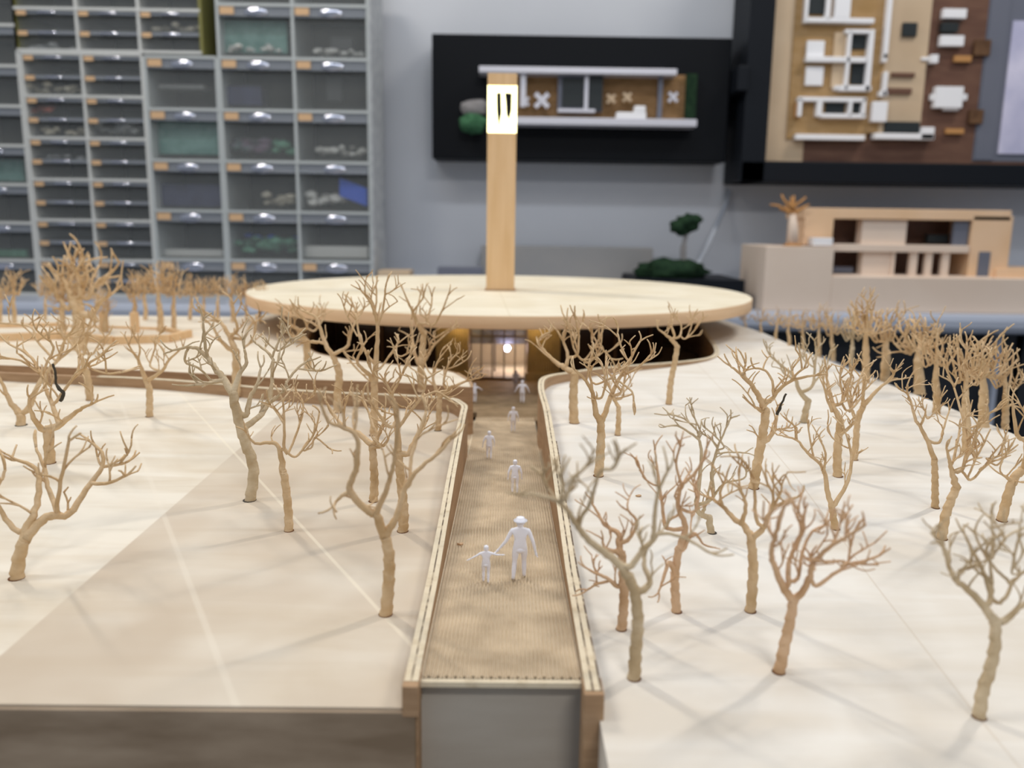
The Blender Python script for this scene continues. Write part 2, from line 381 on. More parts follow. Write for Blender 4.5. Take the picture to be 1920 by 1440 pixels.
def cdt_surface(name, loop, fn, z_bot, m, parent, step=14.0, **kw):
    """a slab: outline loop (x, y), top following fn, straight sides"""
    loop = [Vector((p[0], p[1])) for p in loop]
    n = len(loop)
    xs = [p.x for p in loop]; ys = [p.y for p in loop]
    def inside(x, y):
        c = False
        for i in range(n):
            a, b = loop[i], loop[(i + 1) % n]
            if (a.y > y) != (b.y > y) and x < (b.x - a.x) * (y - a.y) / (b.y - a.y) + a.x: c = not c
        return c
    pts = list(loop)
    yy = min(ys) + step / 2
    while yy < max(ys):
        xx = min(xs) + step / 2
        while xx < max(xs):
            if inside(xx, yy) and min((Vector((xx, yy)) - q).length for q in loop) > step * 0.35: pts.append(Vector((xx, yy)))
            xx += step
        yy += step
    ed = [(i, (i + 1) % n) for i in range(n)]
    vo, eo, fo, *_ = geometry.delaunay_2d_cdt(pts, ed, [], 1, 1e-4)
    mb = MB()
    vs = [(p.x, p.y, fn(p.x, p.y)) for p in vo]
    area2 = sum(loop[i].x * loop[(i + 1) % n].y - loop[(i + 1) % n].x * loop[i].y for i in range(n))
    fs = [tuple(f) for f in fo]
    mb.add(vs, fs, True)
    lp = loop if area2 > 0 else list(reversed(loop))
    vs2 = [(p.x, p.y, fn(p.x, p.y)) for p in lp] + [(p.x, p.y, z_bot) for p in lp]
    mb.add(vs2, [((i + 1) % n, i, i + n, (i + 1) % n + n) for i in range(n)], False)
    mb.add([(p.x, p.y, z_bot) for p in lp], [tuple(reversed(range(n)))])
    o = mb.build(name, m, parent, **kw)
    bm = bmesh.new(); bm.from_mesh(o.data); bmesh.ops.recalc_face_normals(bm, faces=bm.faces); bm.to_mesh(o.data); bm.free()
    return o

site = empty('site_model', (0, 165, -70), 'pale plywood site model with a sunken ramp, curved retaining walls and terraces', 'architectural model')
cream, cream2 = (0.80, 0.74, 0.62), (0.71, 0.62, 0.48)
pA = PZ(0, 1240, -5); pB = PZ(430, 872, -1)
pS1 = PZ(440, 1320, -5); pS2 = PZ(310, 990, -4)
pS3 = PZ(640, 1080, -4); pS4 = PZ(430, 850, 0)
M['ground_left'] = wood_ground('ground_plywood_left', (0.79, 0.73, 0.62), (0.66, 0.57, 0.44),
    patch=((pA.x, pA.y), (pB.x, pB.y), (0.54, 0.44, 0.33), 0.85), grain_dir=0.9,  # darker tone on one side of a diagonal line
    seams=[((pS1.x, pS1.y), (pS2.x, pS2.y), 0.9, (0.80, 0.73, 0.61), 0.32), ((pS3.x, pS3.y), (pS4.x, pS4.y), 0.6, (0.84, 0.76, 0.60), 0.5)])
q1 = PZ(1560, 980, 2); q2 = PZ(1830, 1330, -4)
M['ground_right'] = wood_ground('ground_plywood_right', (0.79, 0.755, 0.69), (0.69, 0.63, 0.54), grain_dir=-0.5,
    seams=[((q1.x, q1.y), (q2.x, q2.y), 0.35, (0.60, 0.52, 0.42), 0.5)])
M['ground_far'] = wood_ground('ground_plywood_far', (0.78, 0.71, 0.59), (0.68, 0.59, 0.46), grain_dir=1.2)
rA = (CX, CY - 30); rB = (CX + 8, CY - RR)
M['roof_top'] = wood_ground('roof_plywood', (0.82, 0.75, 0.60), (0.72, 0.63, 0.46), grain_dir=0.1,
    seams=[(rA, rB, 0.5, (0.62, 0.52, 0.36), 0.5), ((CX - 200, CY - 60), (CX - 60, CY - 30), 0.5, (0.60, 0.52, 0.40), 0.4)])

ZB = -70.0
# right terrace
xw = HW + WT
rr_loop = [(xw, 165)] + [(xw, y) for y in range(180, 400, 20)]
# wall centre line of the right wall, bends into the rim
rin = [Vector((HW, y, z_wall_r(y))) for y in (160, 190, 222, 262, 300, 340, 372)] + [Vector((p.x, p.y, z_wall_r(p.y))) for p in rimR]
def offset_line(line, w):
    out = []
    for i, p in enumerate(line):
        t = (line[min(i + 1, len(line) - 1)] - line[max(i - 1, 0)]); t.z = 0; t.normalize()
        out.append(Vector((p.x + t.y * w, p.y - t.x * w, p.z)))
    return out
rinS = smooth_line(rin, 3)
for p in rinS: p.z = z_wall_r(p.y)
routS = offset_line(rinS, WT)
edge_right = [(232, 60), (231, 330), (224, 400), (215, 480), (204, 570), (203, 700)]
hp = [(p.x, p.y) for p in routS]
# margin beyond the hole: from the rim end round the arc at the back
RH = 206.0
back_r = [(CX + (RH + 10) * math.cos(a), CY + (RH + 10) * math.sin(a)) for a in [PI * k / 24 for k in range(0, 13)]]
endR = hp[-1]
in_r = []
a0 = math.atan2(endR[1] - CY, endR[0] - CX)
r0 = math.hypot(endR[1] - CY, endR[0] - CX)
for k in range(0, 15):
    a = a0 + (PI / 2 - a0) * k / 14
    in_r.append((CX + (r0 + (168 - r0) * k / 14) * math.cos(a), CY + (r0 + (168 - r0) * k / 14) * math.sin(a)))
loopR = [(xw, 60)] + hp[1:] + in_r[1:] + list(reversed(back_r)) + [(216, 700), (214, 570), (219, 480), (226, 400), (232, 330), (234, 60)]
# keep the right edge as in the photo
loopR = [(x, y) for x, y in loopR]
cdt_surface('right_terrace', loopR, z_right, ZB, 'ground_right', site)
# near-left terrace
parp = [(877, 753), (850, 747), (800, 743), (720, 739), (620, 735), (500, 727), (411, 719), (274, 709), (105, 702), (0, 697), (-200, 686)]
par = [GP(px, py, lambda x, y: 11.7) for px, py in parp]
lin = [Vector((-HW, y, 0)) for y in (162.6, 190, 222, 262, 300, 340, 375)]
yc = par[0].y
corner = [Vector((-HW, yc - 10, 0)), Vector((-HW - 2.0, yc - 3, 0)), Vector((-HW - 5, yc - 0.5, 0))]
lw = lin + corner[:2] + [p for p in par[1:]]
def zlw(x, y):
    return z_wall_l(y) if x > -HW - 6 else 11.7
lwS = smooth_line(lw, 4)
for p in lwS: p.z = zlw(p.x, p.y)
lwO = offset_line(lwS, -WT)
loopL = [(p.x, p.y) for p in lwO] + [(-430, lwO[-1].y), (-430, 162)]
loopL[0] = (loopL[0][0], 162)
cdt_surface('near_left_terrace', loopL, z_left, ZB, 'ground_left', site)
# far-left terrace, beyond the side channel
fwp = [(882, 726), (872, 725.5), (842, 724), (763, 719), (697, 716), (552, 711.5), (422, 704), (287, 697), (105, 690), (0, 686), (-200, 676)]
fw = [GP(px, py, lambda x, y: 10.8) for px, py in fwp]
fwS = smooth_line(fw, 4)
backL = [GP(px, py, z_far) for px, py in ((-200, 588), (0, 591), (250, 592), (440, 594))]
rl = list(rimL)                     # from the channel corner to the left tip
in_l = []
eL = rl[-1]; aL = math.atan2(eL.y - CY, eL.x - CX); aL = aL if aL > 0 else aL + 2 * PI
r0 = math.hypot(eL.y - CY, eL.x - CX)
for k in range(1, 15):
    a = aL + (PI / 2 - aL) * k / 14
    r = r0 + (168 - r0) * k / 14
    in_l.append((CX + r * math.cos(a), CY + r * math.sin(a)))
back_l = [(CX + (RH + 10) * math.cos(a), CY + (RH + 10) * math.sin(a)) for a in [PI / 2 + PI * k / 24 for k in range(0, 11)]]
loopF = [(p.x, p.y) for p in reversed(fwS)] + [(p.x, p.y) for p in rl[1:]] + in_l + back_l + [(p.x, p.y) for p in reversed(backL)]
cdt_surface('far_left_terrace', loopF, z_far, ZB, 'ground_far', site)

def wall_strip(name, inner, outer, zb, m, parent, bot=None):
    """upright veneer wall between two lines with its own top profile (z of inner)"""
    mb = MB(); n = len(inner)
    for a, (P, Q) in enumerate(((inner, outer),)):
        vs = []
        for p, q in zip(P, Q):
            z0 = zb(p.x, p.y) if callable(zb) else zb
            vs += [(p.x, p.y, z0), (p.x, p.y, p.z), (q.x, q.y, p.z), (q.x, q.y, z0)]
        fs = []
        for i in range(n - 1):
            b = i * 4; c = b + 4
            for k in range(4):
                k2 = (k + 1) % 4
                fs.append((b + k, b + k2, c + k2, c + k))
        fs += [(0, 3, 2, 1), (4 * n - 4, 4 * n - 3, 4 * n - 2, 4 * n - 1)]
        mb.add(vs, fs)
    o = mb.build(name, m, parent)
    bm = bmesh.new(); bm.from_mesh(o.data); bmesh.ops.recalc_face_normals(bm, faces=bm.faces); bm.to_mesh(o.data); bm.free()
    return o
def cap_strip(name, line, w0, w1, dz0, dz1, m, parent):
    A = offset_line(line, w0); B = offset_line(line, w1)
    for p in A: p.z += dz1
    return wall_strip(name, A, B, lambda x, y: 0, m, parent) if False else _cap(name, A, B, dz1 - dz0, m, parent)
def _cap(name, A, B, th, m, parent):
    mb = MB(); n = len(A); vs = []; fs = []
    for p, q in zip(A, B):
        vs += [(p.x, p.y, p.z - th), (p.x, p.y, p.z), (q.x, q.y, p.z), (q.x, q.y, p.z - th)]
    for i in range(n - 1):
        b = i * 4; c = b + 4
        for k in range(4):
            fs.append((b + k, b + (k + 1) % 4, c + (k + 1) % 4, c + k))
    fs += [(0, 3, 2, 1), (4 * n - 4, 4 * n - 3, 4 * n - 2, 4 * n - 1)]
    mb.add(vs, fs)
    o = mb.build(name, m, parent)
    bm = bmesh.new(); bm.from_mesh(o.data); bmesh.ops.recalc_face_normals(bm, faces=bm.faces); bm.to_mesh(o.data); bm.free()
    return o

# right wall (two veneer layers with a dark glue line between them)
rw = wall_strip('retaining_wall', rinS, offset_line(rinS, WT), lambda x, y: -25, 'veneer_edge', site)
_cap('wall_top', [p + Vector((0, 0, 0.35)) for p in offset_line(rinS, 0.0)], offset_line(rinS, 1.3), 0.5, 'rim_cream', rw)
_cap('glue_line', [p + Vector((0, 0, 0.2)) for p in offset_line(rinS, 1.3)], offset_line(rinS, 1.75), 0.5, 'glue_dark', rw)
_cap('wall_top', [p + Vector((0, 0, 0.35)) for p in offset_line(rinS, 1.75)], offset_line(rinS, 3.0), 0.5, 'rim_cream', rw)
_cap('glue_line', [p + Vector((0, 0, 0.25)) for p in offset_line([q for q in rinS if q.y < 330], 3.0)], offset_line([q for q in rinS if q.y < 330], 3.5), 6.0, 'glue_dark', rw)
# left parapet
lwl = wall_strip('retaining_wall', lwS, lwO, lambda x, y: -25 if x > -60 else -12, 'veneer_edge', site)
short = [p for p in lwS if p.x > -230]
_cap('wall_top', [p + Vector((0, 0, 0.35)) for p in offset_line(short, 0.0)], offset_line(short, -1.3), 0.5, 'rim_cream', lwl)
_cap('glue_line', [p + Vector((0, 0, 0.2)) for p in offset_line(short, -1.3)], offset_line(short, -1.7), 0.5, 'glue_dark', lwl)
_cap('wall_top', [p + Vector((0, 0, 0.35)) for p in offset_line(short, -1.7)], offset_line(short, -3.0), 0.5, 'rim_cream', lwl)
# facing of the far terrace towards the channel and round the corner
fl = [p.copy() for p in reversed(fwS)] + [p.copy() for p in rl[1:14]]
for p in fl: p.z = z_far(p.x, p.y) + 0.5
wall_strip('retaining_wall', fl, offset_line(fl, 1.5), lambda x, y: -25 if x > -60 else -14, 'veneer_edge', site)
# inner faces of the hole
wall_strip('hole_wall', [Vector((p.x, p.y, z_far(p.x, p.y) + 0.2)) for p in rl[14:]] + [Vector((x, y, 9.2)) for x, y in in_l],
           offset_line([Vector((p.x, p.y, 0)) for p in rl[14:]] + [Vector((x, y, 9.2)) for x, y in in_l], 1.2), -19, 'veneer_edge', site)
wall_strip('hole_wall', [Vector((x, y, 9.2)) for x, y in in_r], offset_line([Vector((x, y, 9.2)) for x, y in in_r], -1.2), -19, 'veneer_edge', site)

# ramp: ribbed woven paving as real relief
mb = MB(); RIBS = 36; seg = 6
ys = []
y = 166.5
while y < 486: ys.append(y); y += 0.42
vs = []; fs = []
xs_prof = []
for r in range(RIBS):
    for u, hh in ((0, 0.0), (0.20, 0.0), (0.28, 0.65), (0.45, 0.95), (0.76, 0.95), (0.93, 0.65)):
        xs_prof.append((-HW + 0.3 + (r + u) * (2 * HW - 0.6) / RIBS, hh, r))
nx = len(xs_prof)
for j, yy in enumerate(ys):
    for (x, h, r) in xs_prof:
        bead = 1.0 - (0.45 if (j + (r % 2)) % 3 == 0 else 0.0)
        vs.append((x, yy, z_path(yy) + h * bead - 0.3 + 0.05 * noise.noise(Vector((x * 0.3, yy * 0.3, 1)))))
for j in range(len(ys) - 1):
    for i in range(nx - 1):
        a = j * nx + i; fs.append((a, a + 1, a + 1 + nx, a + nx))
mb.add(vs, fs, True)
mb.build('woven_ramp', 'path', site, label='tan ribbed ramp surface', kind='stuff')
# ramp deck board and the block below it
def zp(o): return lambda x, y: z_path(y) + o
MB().prism([(-HW - 0.1, 165), (HW + 0.1, 165), (HW + 0.1, 480), (-HW - 0.1, 480)], zp(-1.25), zp(-0.05)).build('ramp_deck', 'rim_cream', site)
MB().prism([(-HW - 2.5, 168.5), (HW + 0.1, 168.5), (HW + 0.1, 480), (-HW - 2.5, 480)], ZB, zp(-2.3)).build('ramp_block', 'grey_wood', site)
MB().box(HW + 0.2, HW + WT + 0.2, 60, 165, -25, -3).build('wall_end', 'veneer_edge', site) if False else None
MB().box(-HW - 3.2, -HW + 0.2, 160.4, 168, -5.8, 1.2).build('wall_end', 'veneer_edge', site, bevel=0.2)
MB().box(HW - 0.4, HW + 3.8, 158.6, 165.5, ZB, 0.9).build('wall_end', 'veneer_edge', site, bevel=0.2)
MB().prism([(p.x, p.y) for p in (Vector((-430, 160.8)), Vector((-HW - 0.6, 160.8)), Vector((-HW - 0.6, 162.4)), Vector((-430, 162.4)))], ZB, -5.08).build('front_board', 'brown_wood', site)
# court and channel floors
MB().prism([(-16.9, 479), (16.9, 479), (60, 520), (160, 560), (172, 758), (120, 880), (0, 930), (-120, 880), (-172, 758), (-160, 560), (-60, 520), (-16.9, 500)], -20, -17).build('court_floor', 'court', site)
MB().prism([(-300, 455), (-HW, 425 - 20), (-HW, 470), (-60, 500), (-300, 510)], lambda x, y: -20, lambda x, y: lerp_tab([(-300, 6), (-17, -15)], x)).build('channel_floor', 'path', site)

# low walled enclosure on the far-left terrace with square posts
encl = empty('walled_enclosure', GP(250, 640, z_far), 'low tan walled enclosure with square posts on the far-left terrace', 'enclosure')
def bar_ground(mbx, a, b, h, w):
    A = GP(*a, z_far); B = GP(*b, z_far); t = (B - A).normalized(); nn = Vector((-t.y, t.x, 0)) * w / 2
    z0 = min(A.z, B.z) - 1
    mbx.prism([(A.x - nn.x, A.y - nn.y), (B.x - nn.x, B.y - nn.y), (B.x + nn.x, B.y + nn.y), (A.x + nn.x, A.y + nn.y)], z0, max(A.z, B.z) + h)
for a, b, h in (((-60, 642), (120, 636), 5.5), ((120, 636), (215, 646), 5.5), ((215, 646), (318, 642), 5.5), ((318, 642), (357, 632), 5.5),
                ((357, 632), (300, 618), 3), ((300, 618), (110, 612), 1.6), ((110, 612), (-60, 616), 3.0)):
    b_ = MB(); bar_ground(b_, a, b, h, 3.4); b_.build('low_wall', 'tower', encl)
for px, py, h in ((196, 623, 16), (254, 624, 16)):
    p = GP(px, py, z_far); b_ = MB().box(p.x - 2.6, p.x + 2.6, p.y - 2.6, p.y + 2.6, p.z - 1, p.z + h)
    b_.build('post', 'tower', encl, bevel=0.3)

# ------------------------------------------------------------------ round pavilion
pav = empty('pavilion', (CX, CY, -17), 'round pavilion with a flat pale disc roof sunk into the site model', 'building')
zt = 37.6; zu = 29.0
mb = MB().cyl(CX, CY, zu, zt, RR, 160)
roof = mb.build('disc_roof', 'roof_edge', pav, bevel=0.4)
MB().cyl(CX, CY, zt - 0.2, zt + 0.25, RR - 0.6, 160).build('roof_top', 'roof_top', roof)
DR = 147.0
FR = CY - DR         # depth of the entrance
def arc_wall(name, a0, a1, z0, z1, r, th, m, parent, n=10):
    vs = []; fs = []
    for k in range(n + 1):
        a = a0 + (a1 - a0) * k / n; ca, sa = math.sin(a), -math.cos(a)
        vs += [(CX + r * ca, CY + r * sa, z0), (CX + r * ca, CY + r * sa, z1), (CX + (r - th) * ca, CY + (r - th) * sa, z1), (CX + (r - th) * ca, CY + (r - th) * sa, z0)]
    for i in range(n):
        b = i * 4; c = b + 4
        for k in range(4): fs.append((b + k, c + k, c + (k + 1) % 4, b + (k + 1) % 4))
    fs += [(0, 1, 2, 3), (4 * n + 3, 4 * n + 2, 4 * n + 1, 4 * n)]
    return MB().add(vs, fs).build(name, m, parent)
dw = 20.0            # half width of the glass entrance
ad = math.asin(dw / DR); ag = math.asin(46 / DR)
for s in (-1, 1):
    a, b = sorted((s * (ad + 0.01), s * ag))
    arc_wall('slat_backing', a, b, -17, zu, DR - 1.5, 1.5, 'veneer_edge', pav)
    for k in range(14):
        am = a + (b - a) * (k + 0.5) / 14
        c, sn = math.cos(am), math.sin(am)
        x, y = CX + (DR - 0.6) * sn, CY - (DR - 0.6) * c
        vs = []
        for dz in (-13.0, zu):
            for (u, v) in ((-0.65, -0.9), (0.65, -0.9), (0.65, 0.9), (-0.65, 0.9)):
                vs.append((x + u * c - v * sn * -1 * -1, y + u * sn + v * c, dz))
        MB().add(vs, [(0, 1, 5, 4), (1, 2, 6, 5), (2, 3, 7, 6), (3, 0, 4, 7), (4, 5, 6, 7), (3, 2, 1, 0)]).build('slat', 'slat_gold', pav)
    # low plinth beside the entrance
    arc_wall('plinth', *sorted((s * (ad + 0.005), s * (ag + 0.35))), -17, -12, DR + 2.5, 4, 'slat_gold', pav, 16)
    # dark glazed gallery round the rest, with mullions
    nn = 8
    for k in range(nn):
        b0 = ag + (PI - ag) * k / nn; b1 = ag + (PI - ag) * (k + 1) / nn
        arc_wall('glazing', *sorted((s * (b0 + 0.004), s * (b1 - 0.004))), -17, zu, DR - 3, 1.2, 'dark_glass', pav, 6)
        arc_wall('mullion', *sorted((s * (b1 - 0.006), s * (b1 + 0.006))), -17, zu, DR - 1.5, 3, 'veneer_dark', pav, 1)
# entrance: glass panes between thin mullions, transom, threshold, lit lobby behind
entr = MB().box(CX - dw, CX + dw, FR - 1.5, FR + 3, -17, -15.4).build('entrance', 'veneer_dark', pav)
MB().box(CX - dw, CX + dw, FR + 0.6, FR + 2.2, 14.5, 15.8).build('transom', 'mullion', entr)
xs4 = [-dw, -dw * 0.62, -dw * 0.22, dw * 0.22, dw * 0.62, dw]
for x in xs4:
    MB().box(CX + x - 0.45, CX + x + 0.45, FR + 0.2, FR + 2.2, -15.4, zu).build('mullion', 'mullion', entr)
for x0, x1 in zip(xs4, xs4[1:]):
    MB().box(CX + x0 + 0.45, CX + x1 - 0.45, FR + 1.1, FR + 1.4, -15.4, zu).build('pane', 'glass', entr)
lob = MB().box(CX - 34, CX + 34, FR + 75, FR + 77, -17, zu).build('lobby_wall', 'inside', pav)
MB().box(CX - 34, CX + 34, FR + 4, FR + 75, -17, -16.2).build('lobby_floor', 'inside', pav)
for s in (-1, 1):
    MB().box(*sorted((CX + s * 34, CX + s * 35.5)), FR + 10, FR + 75, -17, zu).build('lobby_wall', 'inside', pav)
MB().box(CX - 34, CX + 34, FR + 34, FR + 74, 5, zu).build('lobby_beam', 'mid_grey', pav)
MB().box(CX - 3.6, CX - 2.2, FR + 32, FR + 33.5, -16.2, 9).build('led_post', 'mullion', pav)
lp = PD(951, 653, FR + 30)
bmb = MB().blob(lp, 2.3, 1, amp=0.0, sub=3)
bmb.build('led_bulb', 'led', pav)
l = bpy.data.lights.new('led_light', 'POINT'); l.energy = 0.028; l.color = (1.0, 0.86, 0.74); l.shadow_soft_size = 0.004
lo = bpy.data.objects.new('led_light', l); C.objects.link(lo); lo.location = V((lp.x + 6, lp.y + 8, 2))
for s in (-1, 1):
    l = bpy.data.lights.new('soffit_light', 'POINT'); l.energy = 0.010; l.color = (1.0, 0.80, 0.42); l.shadow_soft_size = 0.002
    lo = bpy.data.objects.new('soffit_light', l); C.objects.link(lo); lo.location = V((CX + s * 30, FR - 9, 26.5))

# ------------------------------------------------------------------ tower on the roof
tw = empty('bell_tower', (CX, CY, zt), 'slender square wooden tower with a glowing window, standing on the disc roof', 'tower')
h = 12.4
ztop = PD(944, 137, CY - h).z; zw0 = PD(944, 249, CY - h).z; zw1 = PD(944, 160, CY - h).z
MB().box(CX - h, CX + h, CY - h, CY + h, zt + 0.25, zw0).build('shaft', 'tower', tw, bevel=0.3)
MB().box(CX - h, CX + h, CY - h, CY + h, zw1, ztop).build('tower_cap', 'tower', tw, bevel=0.3)
MB().box(CX - h - 1.2, CX + h + 1.2, CY - h - 1.2, CY + h + 1.2, zt + 0.2, zt + 1.4).build('base_trim', 'veneer_edge', tw, bevel=0.2)
lt = MB().box(CX - h + 1.2, CX + h - 1.2, CY - h + 2.2, CY + h - 2, zw0, zw1).build('lit_window', 'glow', tw)
for sx in (-1, 1):
    for sy in (-1, 1):
        x0, x1 = sorted((CX + sx * h, CX + sx * (h - 1.0))); y0, y1 = sorted((CY + sy * h, CY + sy * (h - 1.5)))
        MB().box(x0, x1, y0, y1, zw0, zw1).build('corner_post', 'glow', tw)  # window light put into the posts as glow
def P2(px, py):
    p = PD(px, py, CY - h + 1); return (p.x, p.z)
MB().prism_y([P2(931, 174), P2(939.5, 174), P2(940.4, 212), P2(935, 242), P2(931.5, 208)], CY - h + 0.6, CY - h + 1.8).build('fin', 'black', tw)
MB().prism_y([P2(946.5, 174), P2(960, 175), P2(959.2, 207), P2(954.5, 226), P2(949.5, 214), P2(948.5, 192)], CY - h + 0.6, CY - h + 1.8).build('fin', 'black', tw)
# ------------------------------------------------------------------ clear-drawer cabinets on the counter
DB = 1400.0
def X(px, py=300, d=DB): return PD(px, py, d).x
def Z(py, px=500, d=DB): return PD(px, py, d).z
def add_drawer(cab, x0, x1, z0, z1, y, lip, tagw, tagh, has_tag=True, deep=70):
    o = MB().box(x0, x1, y, y + 1.6, z0, z1).build('drawer', 'clear', cab)
    w = MB()
    w.box(x0, x1, y - 4, y + 1, z1 - lip, z1)
    w.box(x0, x1, y - 6, y - 3, z1 - lip, z1 - lip * 0.75)
    w.build('handle_lip', 'lip', o, bevel=0.8)
    MB().blob(((x0 + x1) / 2 + (x1 - x0) * 0.02, y - 5, z1 - lip * 0.55), 1.0, 0, ((x1 - x0) * 0.17, 3.0, lip * 0.48), 0.0, 3).build('finger_grip', 'bump', o)
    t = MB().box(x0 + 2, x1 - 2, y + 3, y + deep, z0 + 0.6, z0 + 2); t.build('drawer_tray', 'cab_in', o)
    if has_tag:
        MB().box(x0 + 2, x0 + 2 + tagw, y - 6.8, y - 6.2, z1 - tagh - 1, z1 - 1).build('paper_tag', 'tag', o)
    return o
def cabinet(name, label, x0, x1, ncol, zb, zt_, rows, per, lip, tg, shell, sidem, group, skip=lambda c, r: False, xs=None):
    cab = empty(name, ((x0 + x1) / 2, DB, max(zb, zc0)), label, 'cabinet', group)
    dep = 128; th = 4.5
    cw = (x1 - x0) / ncol; rh = (zt_ - zb) / rows; zn = zb; zb = max(zb, zc0)
    while zn + rh < zc0 + 8: zn += rh; rows -= 1
    zr = lambda r: max(zn + r * rh, zc0)
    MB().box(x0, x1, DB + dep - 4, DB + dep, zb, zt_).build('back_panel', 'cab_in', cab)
    for c in range(ncol + 1):
        xx = x0 + c * cw
        MB().box(xx - th / 2, xx + th / 2, DB, DB + dep, zb, zt_).build('divider', sidem if c in (0, ncol) and sidem else shell, cab)
    for r in range(rows + 1):
        zz = zr(r) + (th / 2 if r == 0 else 0)
        MB().box(x0, x1, DB - 0.5, DB + dep, zz - th / 2, zz + th / 2).build('shelf', shell, cab)
    for c in range(ncol):
        for r in range(rows):
            for k in range(per):
                a = zr(r) + th / 2; hh = (zr(r + 1) - zr(r) - th) / per
                add_drawer(cab, x0 + c * cw + th / 2 + 0.6, x0 + (c + 1) * cw - th / 2 - 0.6, a + k * hh + 0.5, a + (k + 1) * hh - 0.5, DB + 5, lip, tg[0], tg[1], has_tag=not skip(c, rows - 1 - r))
    return cab
# geometry from the photo
zc0 = zc + 0.5
zrow = Z(300.0 - 300 + 10 + 96 * 0, 550)     # a shelf at y=10
p84 = (Z(10, 550) - Z(490, 550)) / 5
z490 = Z(490, 550)
xL, xR = X(283, 300), X(693, 300)
cwid = (xR - xL) / 3
zbase = z490 - p84
plus = zbase - zc0
if plus > 1:
    MB().box(-700, xR, DB + 2, DB + 126, zc0, min(zbase, Z(565, 300)) - 2.5).build('cabinet_plinth', 'cab_in', label='low dark plinth on the counter beneath the clear-drawer cabinets', cat='plinth')
# big drawers: left column reaches up to y=108 only, the two right columns go on up
cabinet('large_drawer_cabinet', 'cabinet of large clear drawers, two columns wide, at the right end', xL + cwid, xR, 2, zbase, zbase + 7 * p84, 7, 1, 15, (22, 11),
        'cab', None, 'clear drawer cabinets', skip=lambda c, r: c == 1 and r in (4, 5))
cabinet('large_drawer_cabinet', 'single column of large clear drawers below a small-drawer cabinet', xL, xL + cwid - 5, 1, zbase, zbase + 5 * p84, 5, 1, 15, (22, 11),
        'cab', None, 'clear drawer cabinets')
ps = (Z(19, 150) - Z(488, 150)) / 6
z488 = Z(488, 150)
xs0, xs1 = X(56, 300), X(283, 300)
cw2 = (xs1 - xs0) / 2
cabinet('small_drawer_cabinet', 'cabinet of two columns of small clear drawers with orange tags', xs0, xs1 - 5, 2, z488 - ps, z488 + 5 * ps, 6, 2, 6, (15, 7),
        'cab2', None, 'clear drawer cabinets')
ztop2 = z488 + 5 * ps - 9
cabinet('small_drawer_cabinet', 'upper cabinet of three columns of small clear drawers with olive sides', xs0 - 5, xs0 - 5 + 3 * cw2 * 0.995, 3, ztop2 + 11, ztop2 + 11 + 3 * ps, 3, 2, 6, (15, 7),
        'cab2', 'olive', 'clear drawer cabinets')
pl = (Z(47, 20) - Z(418, 20)) / 5
z418 = Z(418, 20)
cabinet('medium_drawer_cabinet', 'cabinet of medium clear drawers cut by the left picture edge', X(50, 300) - 2 * 112, X(50, 300), 2, z418 - 2 * pl, z418 + 7 * pl, 9, 1, 12, (15, 8),
        'cab2', None, 'clear drawer cabinets', skip=lambda c, r: True)
MB().box(xR + 3, xR + 5, DB - 2, DB + 130, zc0, zbase + 7 * p84).build('cabinet_side_panel', 'side', label='speckled grey side panel closing the right end of the drawer cabinets', cat='panel')

# things inside the drawers
random.seed(11)
def heap(name, px0, px1, py, hgt, cols, n, label, cat, d=DB + 30, sz=4):
    """a heap of small pieces nobody could count, lying in one drawer"""
    mb = MB()
    z0 = Z(py, (px0 + px1) / 2, d)
    for i in range(n):
        x = X(px0 + (px1 - px0) * random.random(), py, d); y = d + random.uniform(-8, 22)
        s = sz * random.uniform(0.6, 1.5)
        t = 1 - abs((i / n) * 2 - 1)
        z = z0 + s * 0.4 + random.random() * hgt * (0.4 + 0.6 * t)
        mb.blob((x, y, z), s, i, (1.3, 1, 0.7), 0.5, 1)
    mb.build(name, cols, label=label, cat=cat, kind='stuff')
M['c_white'] = mat('white_bits', (0.62, 0.62, 0.58), 0.6, 0.3)
M['c_cream'] = mat('cream_bits', (0.50, 0.46, 0.36), 0.6, 0.3)
M['c_teal'] = mat('teal_sheets', (0.07, 0.20, 0.17), 0.5, 0.3, col2=(0.16, 0.32, 0.28), scale=60)
M['c_green'] = mat('green_bits', (0.05, 0.16, 0.09), 0.6, 0.3, col2=(0.12, 0.3, 0.2), scale=80)
M['c_navy'] = mat('navy_foil', (0.012, 0.014, 0.06), 0.4, 0.4, col2=(0.03, 0.035, 0.10), scale=40)
M['c_blue'] = mat('bright_blue_card', (0.02, 0.09, 0.55), 0.5, 0.3)
M['c_red'] = mat('dull_red_bits', (0.35, 0.09, 0.05), 0.6, 0.3)
M['c_purple'] = mat('dull_purple_bits', (0.14, 0.08, 0.13), 0.6, 0.3, col2=(0.05, 0.12, 0.10), scale=40)
M['c_grey'] = mat('grey_bits', (0.22, 0.23, 0.23), 0.6, 0.3, col2=(0.32, 0.33, 0.32), scale=60)
M['c_dark'] = mat('charcoal_bits', (0.03, 0.032, 0.034), 0.6, 0.3)
def block(name, px0, px1, py0, py1, m, label, cat, d=DB + 26, dep=40, tilt=0.0):
    x0, x1 = X(px0, (py0 + py1) / 2, d), X(px1, (py0 + py1) / 2, d)
    za, zb_ = Z(py0, (px0 + px1) / 2, d), Z(py1, (px0 + px1) / 2, d)
    t = math.tan(tilt) * (x1 - x0)
    mb = MB().prism_y([(x0, zb_ ), (x1, zb_ + t), (x1, za + t), (x0, za)], d, d + dep)
    mb.build(name, m, label=label, cat=cat, bevel=1.5)
block('blue_card', 636, 688, 333, 368, 'c_blue', 'bright blue card standing tilted in the right-hand drawer', 'card', d=DB + 18, dep=3, tilt=-0.35)
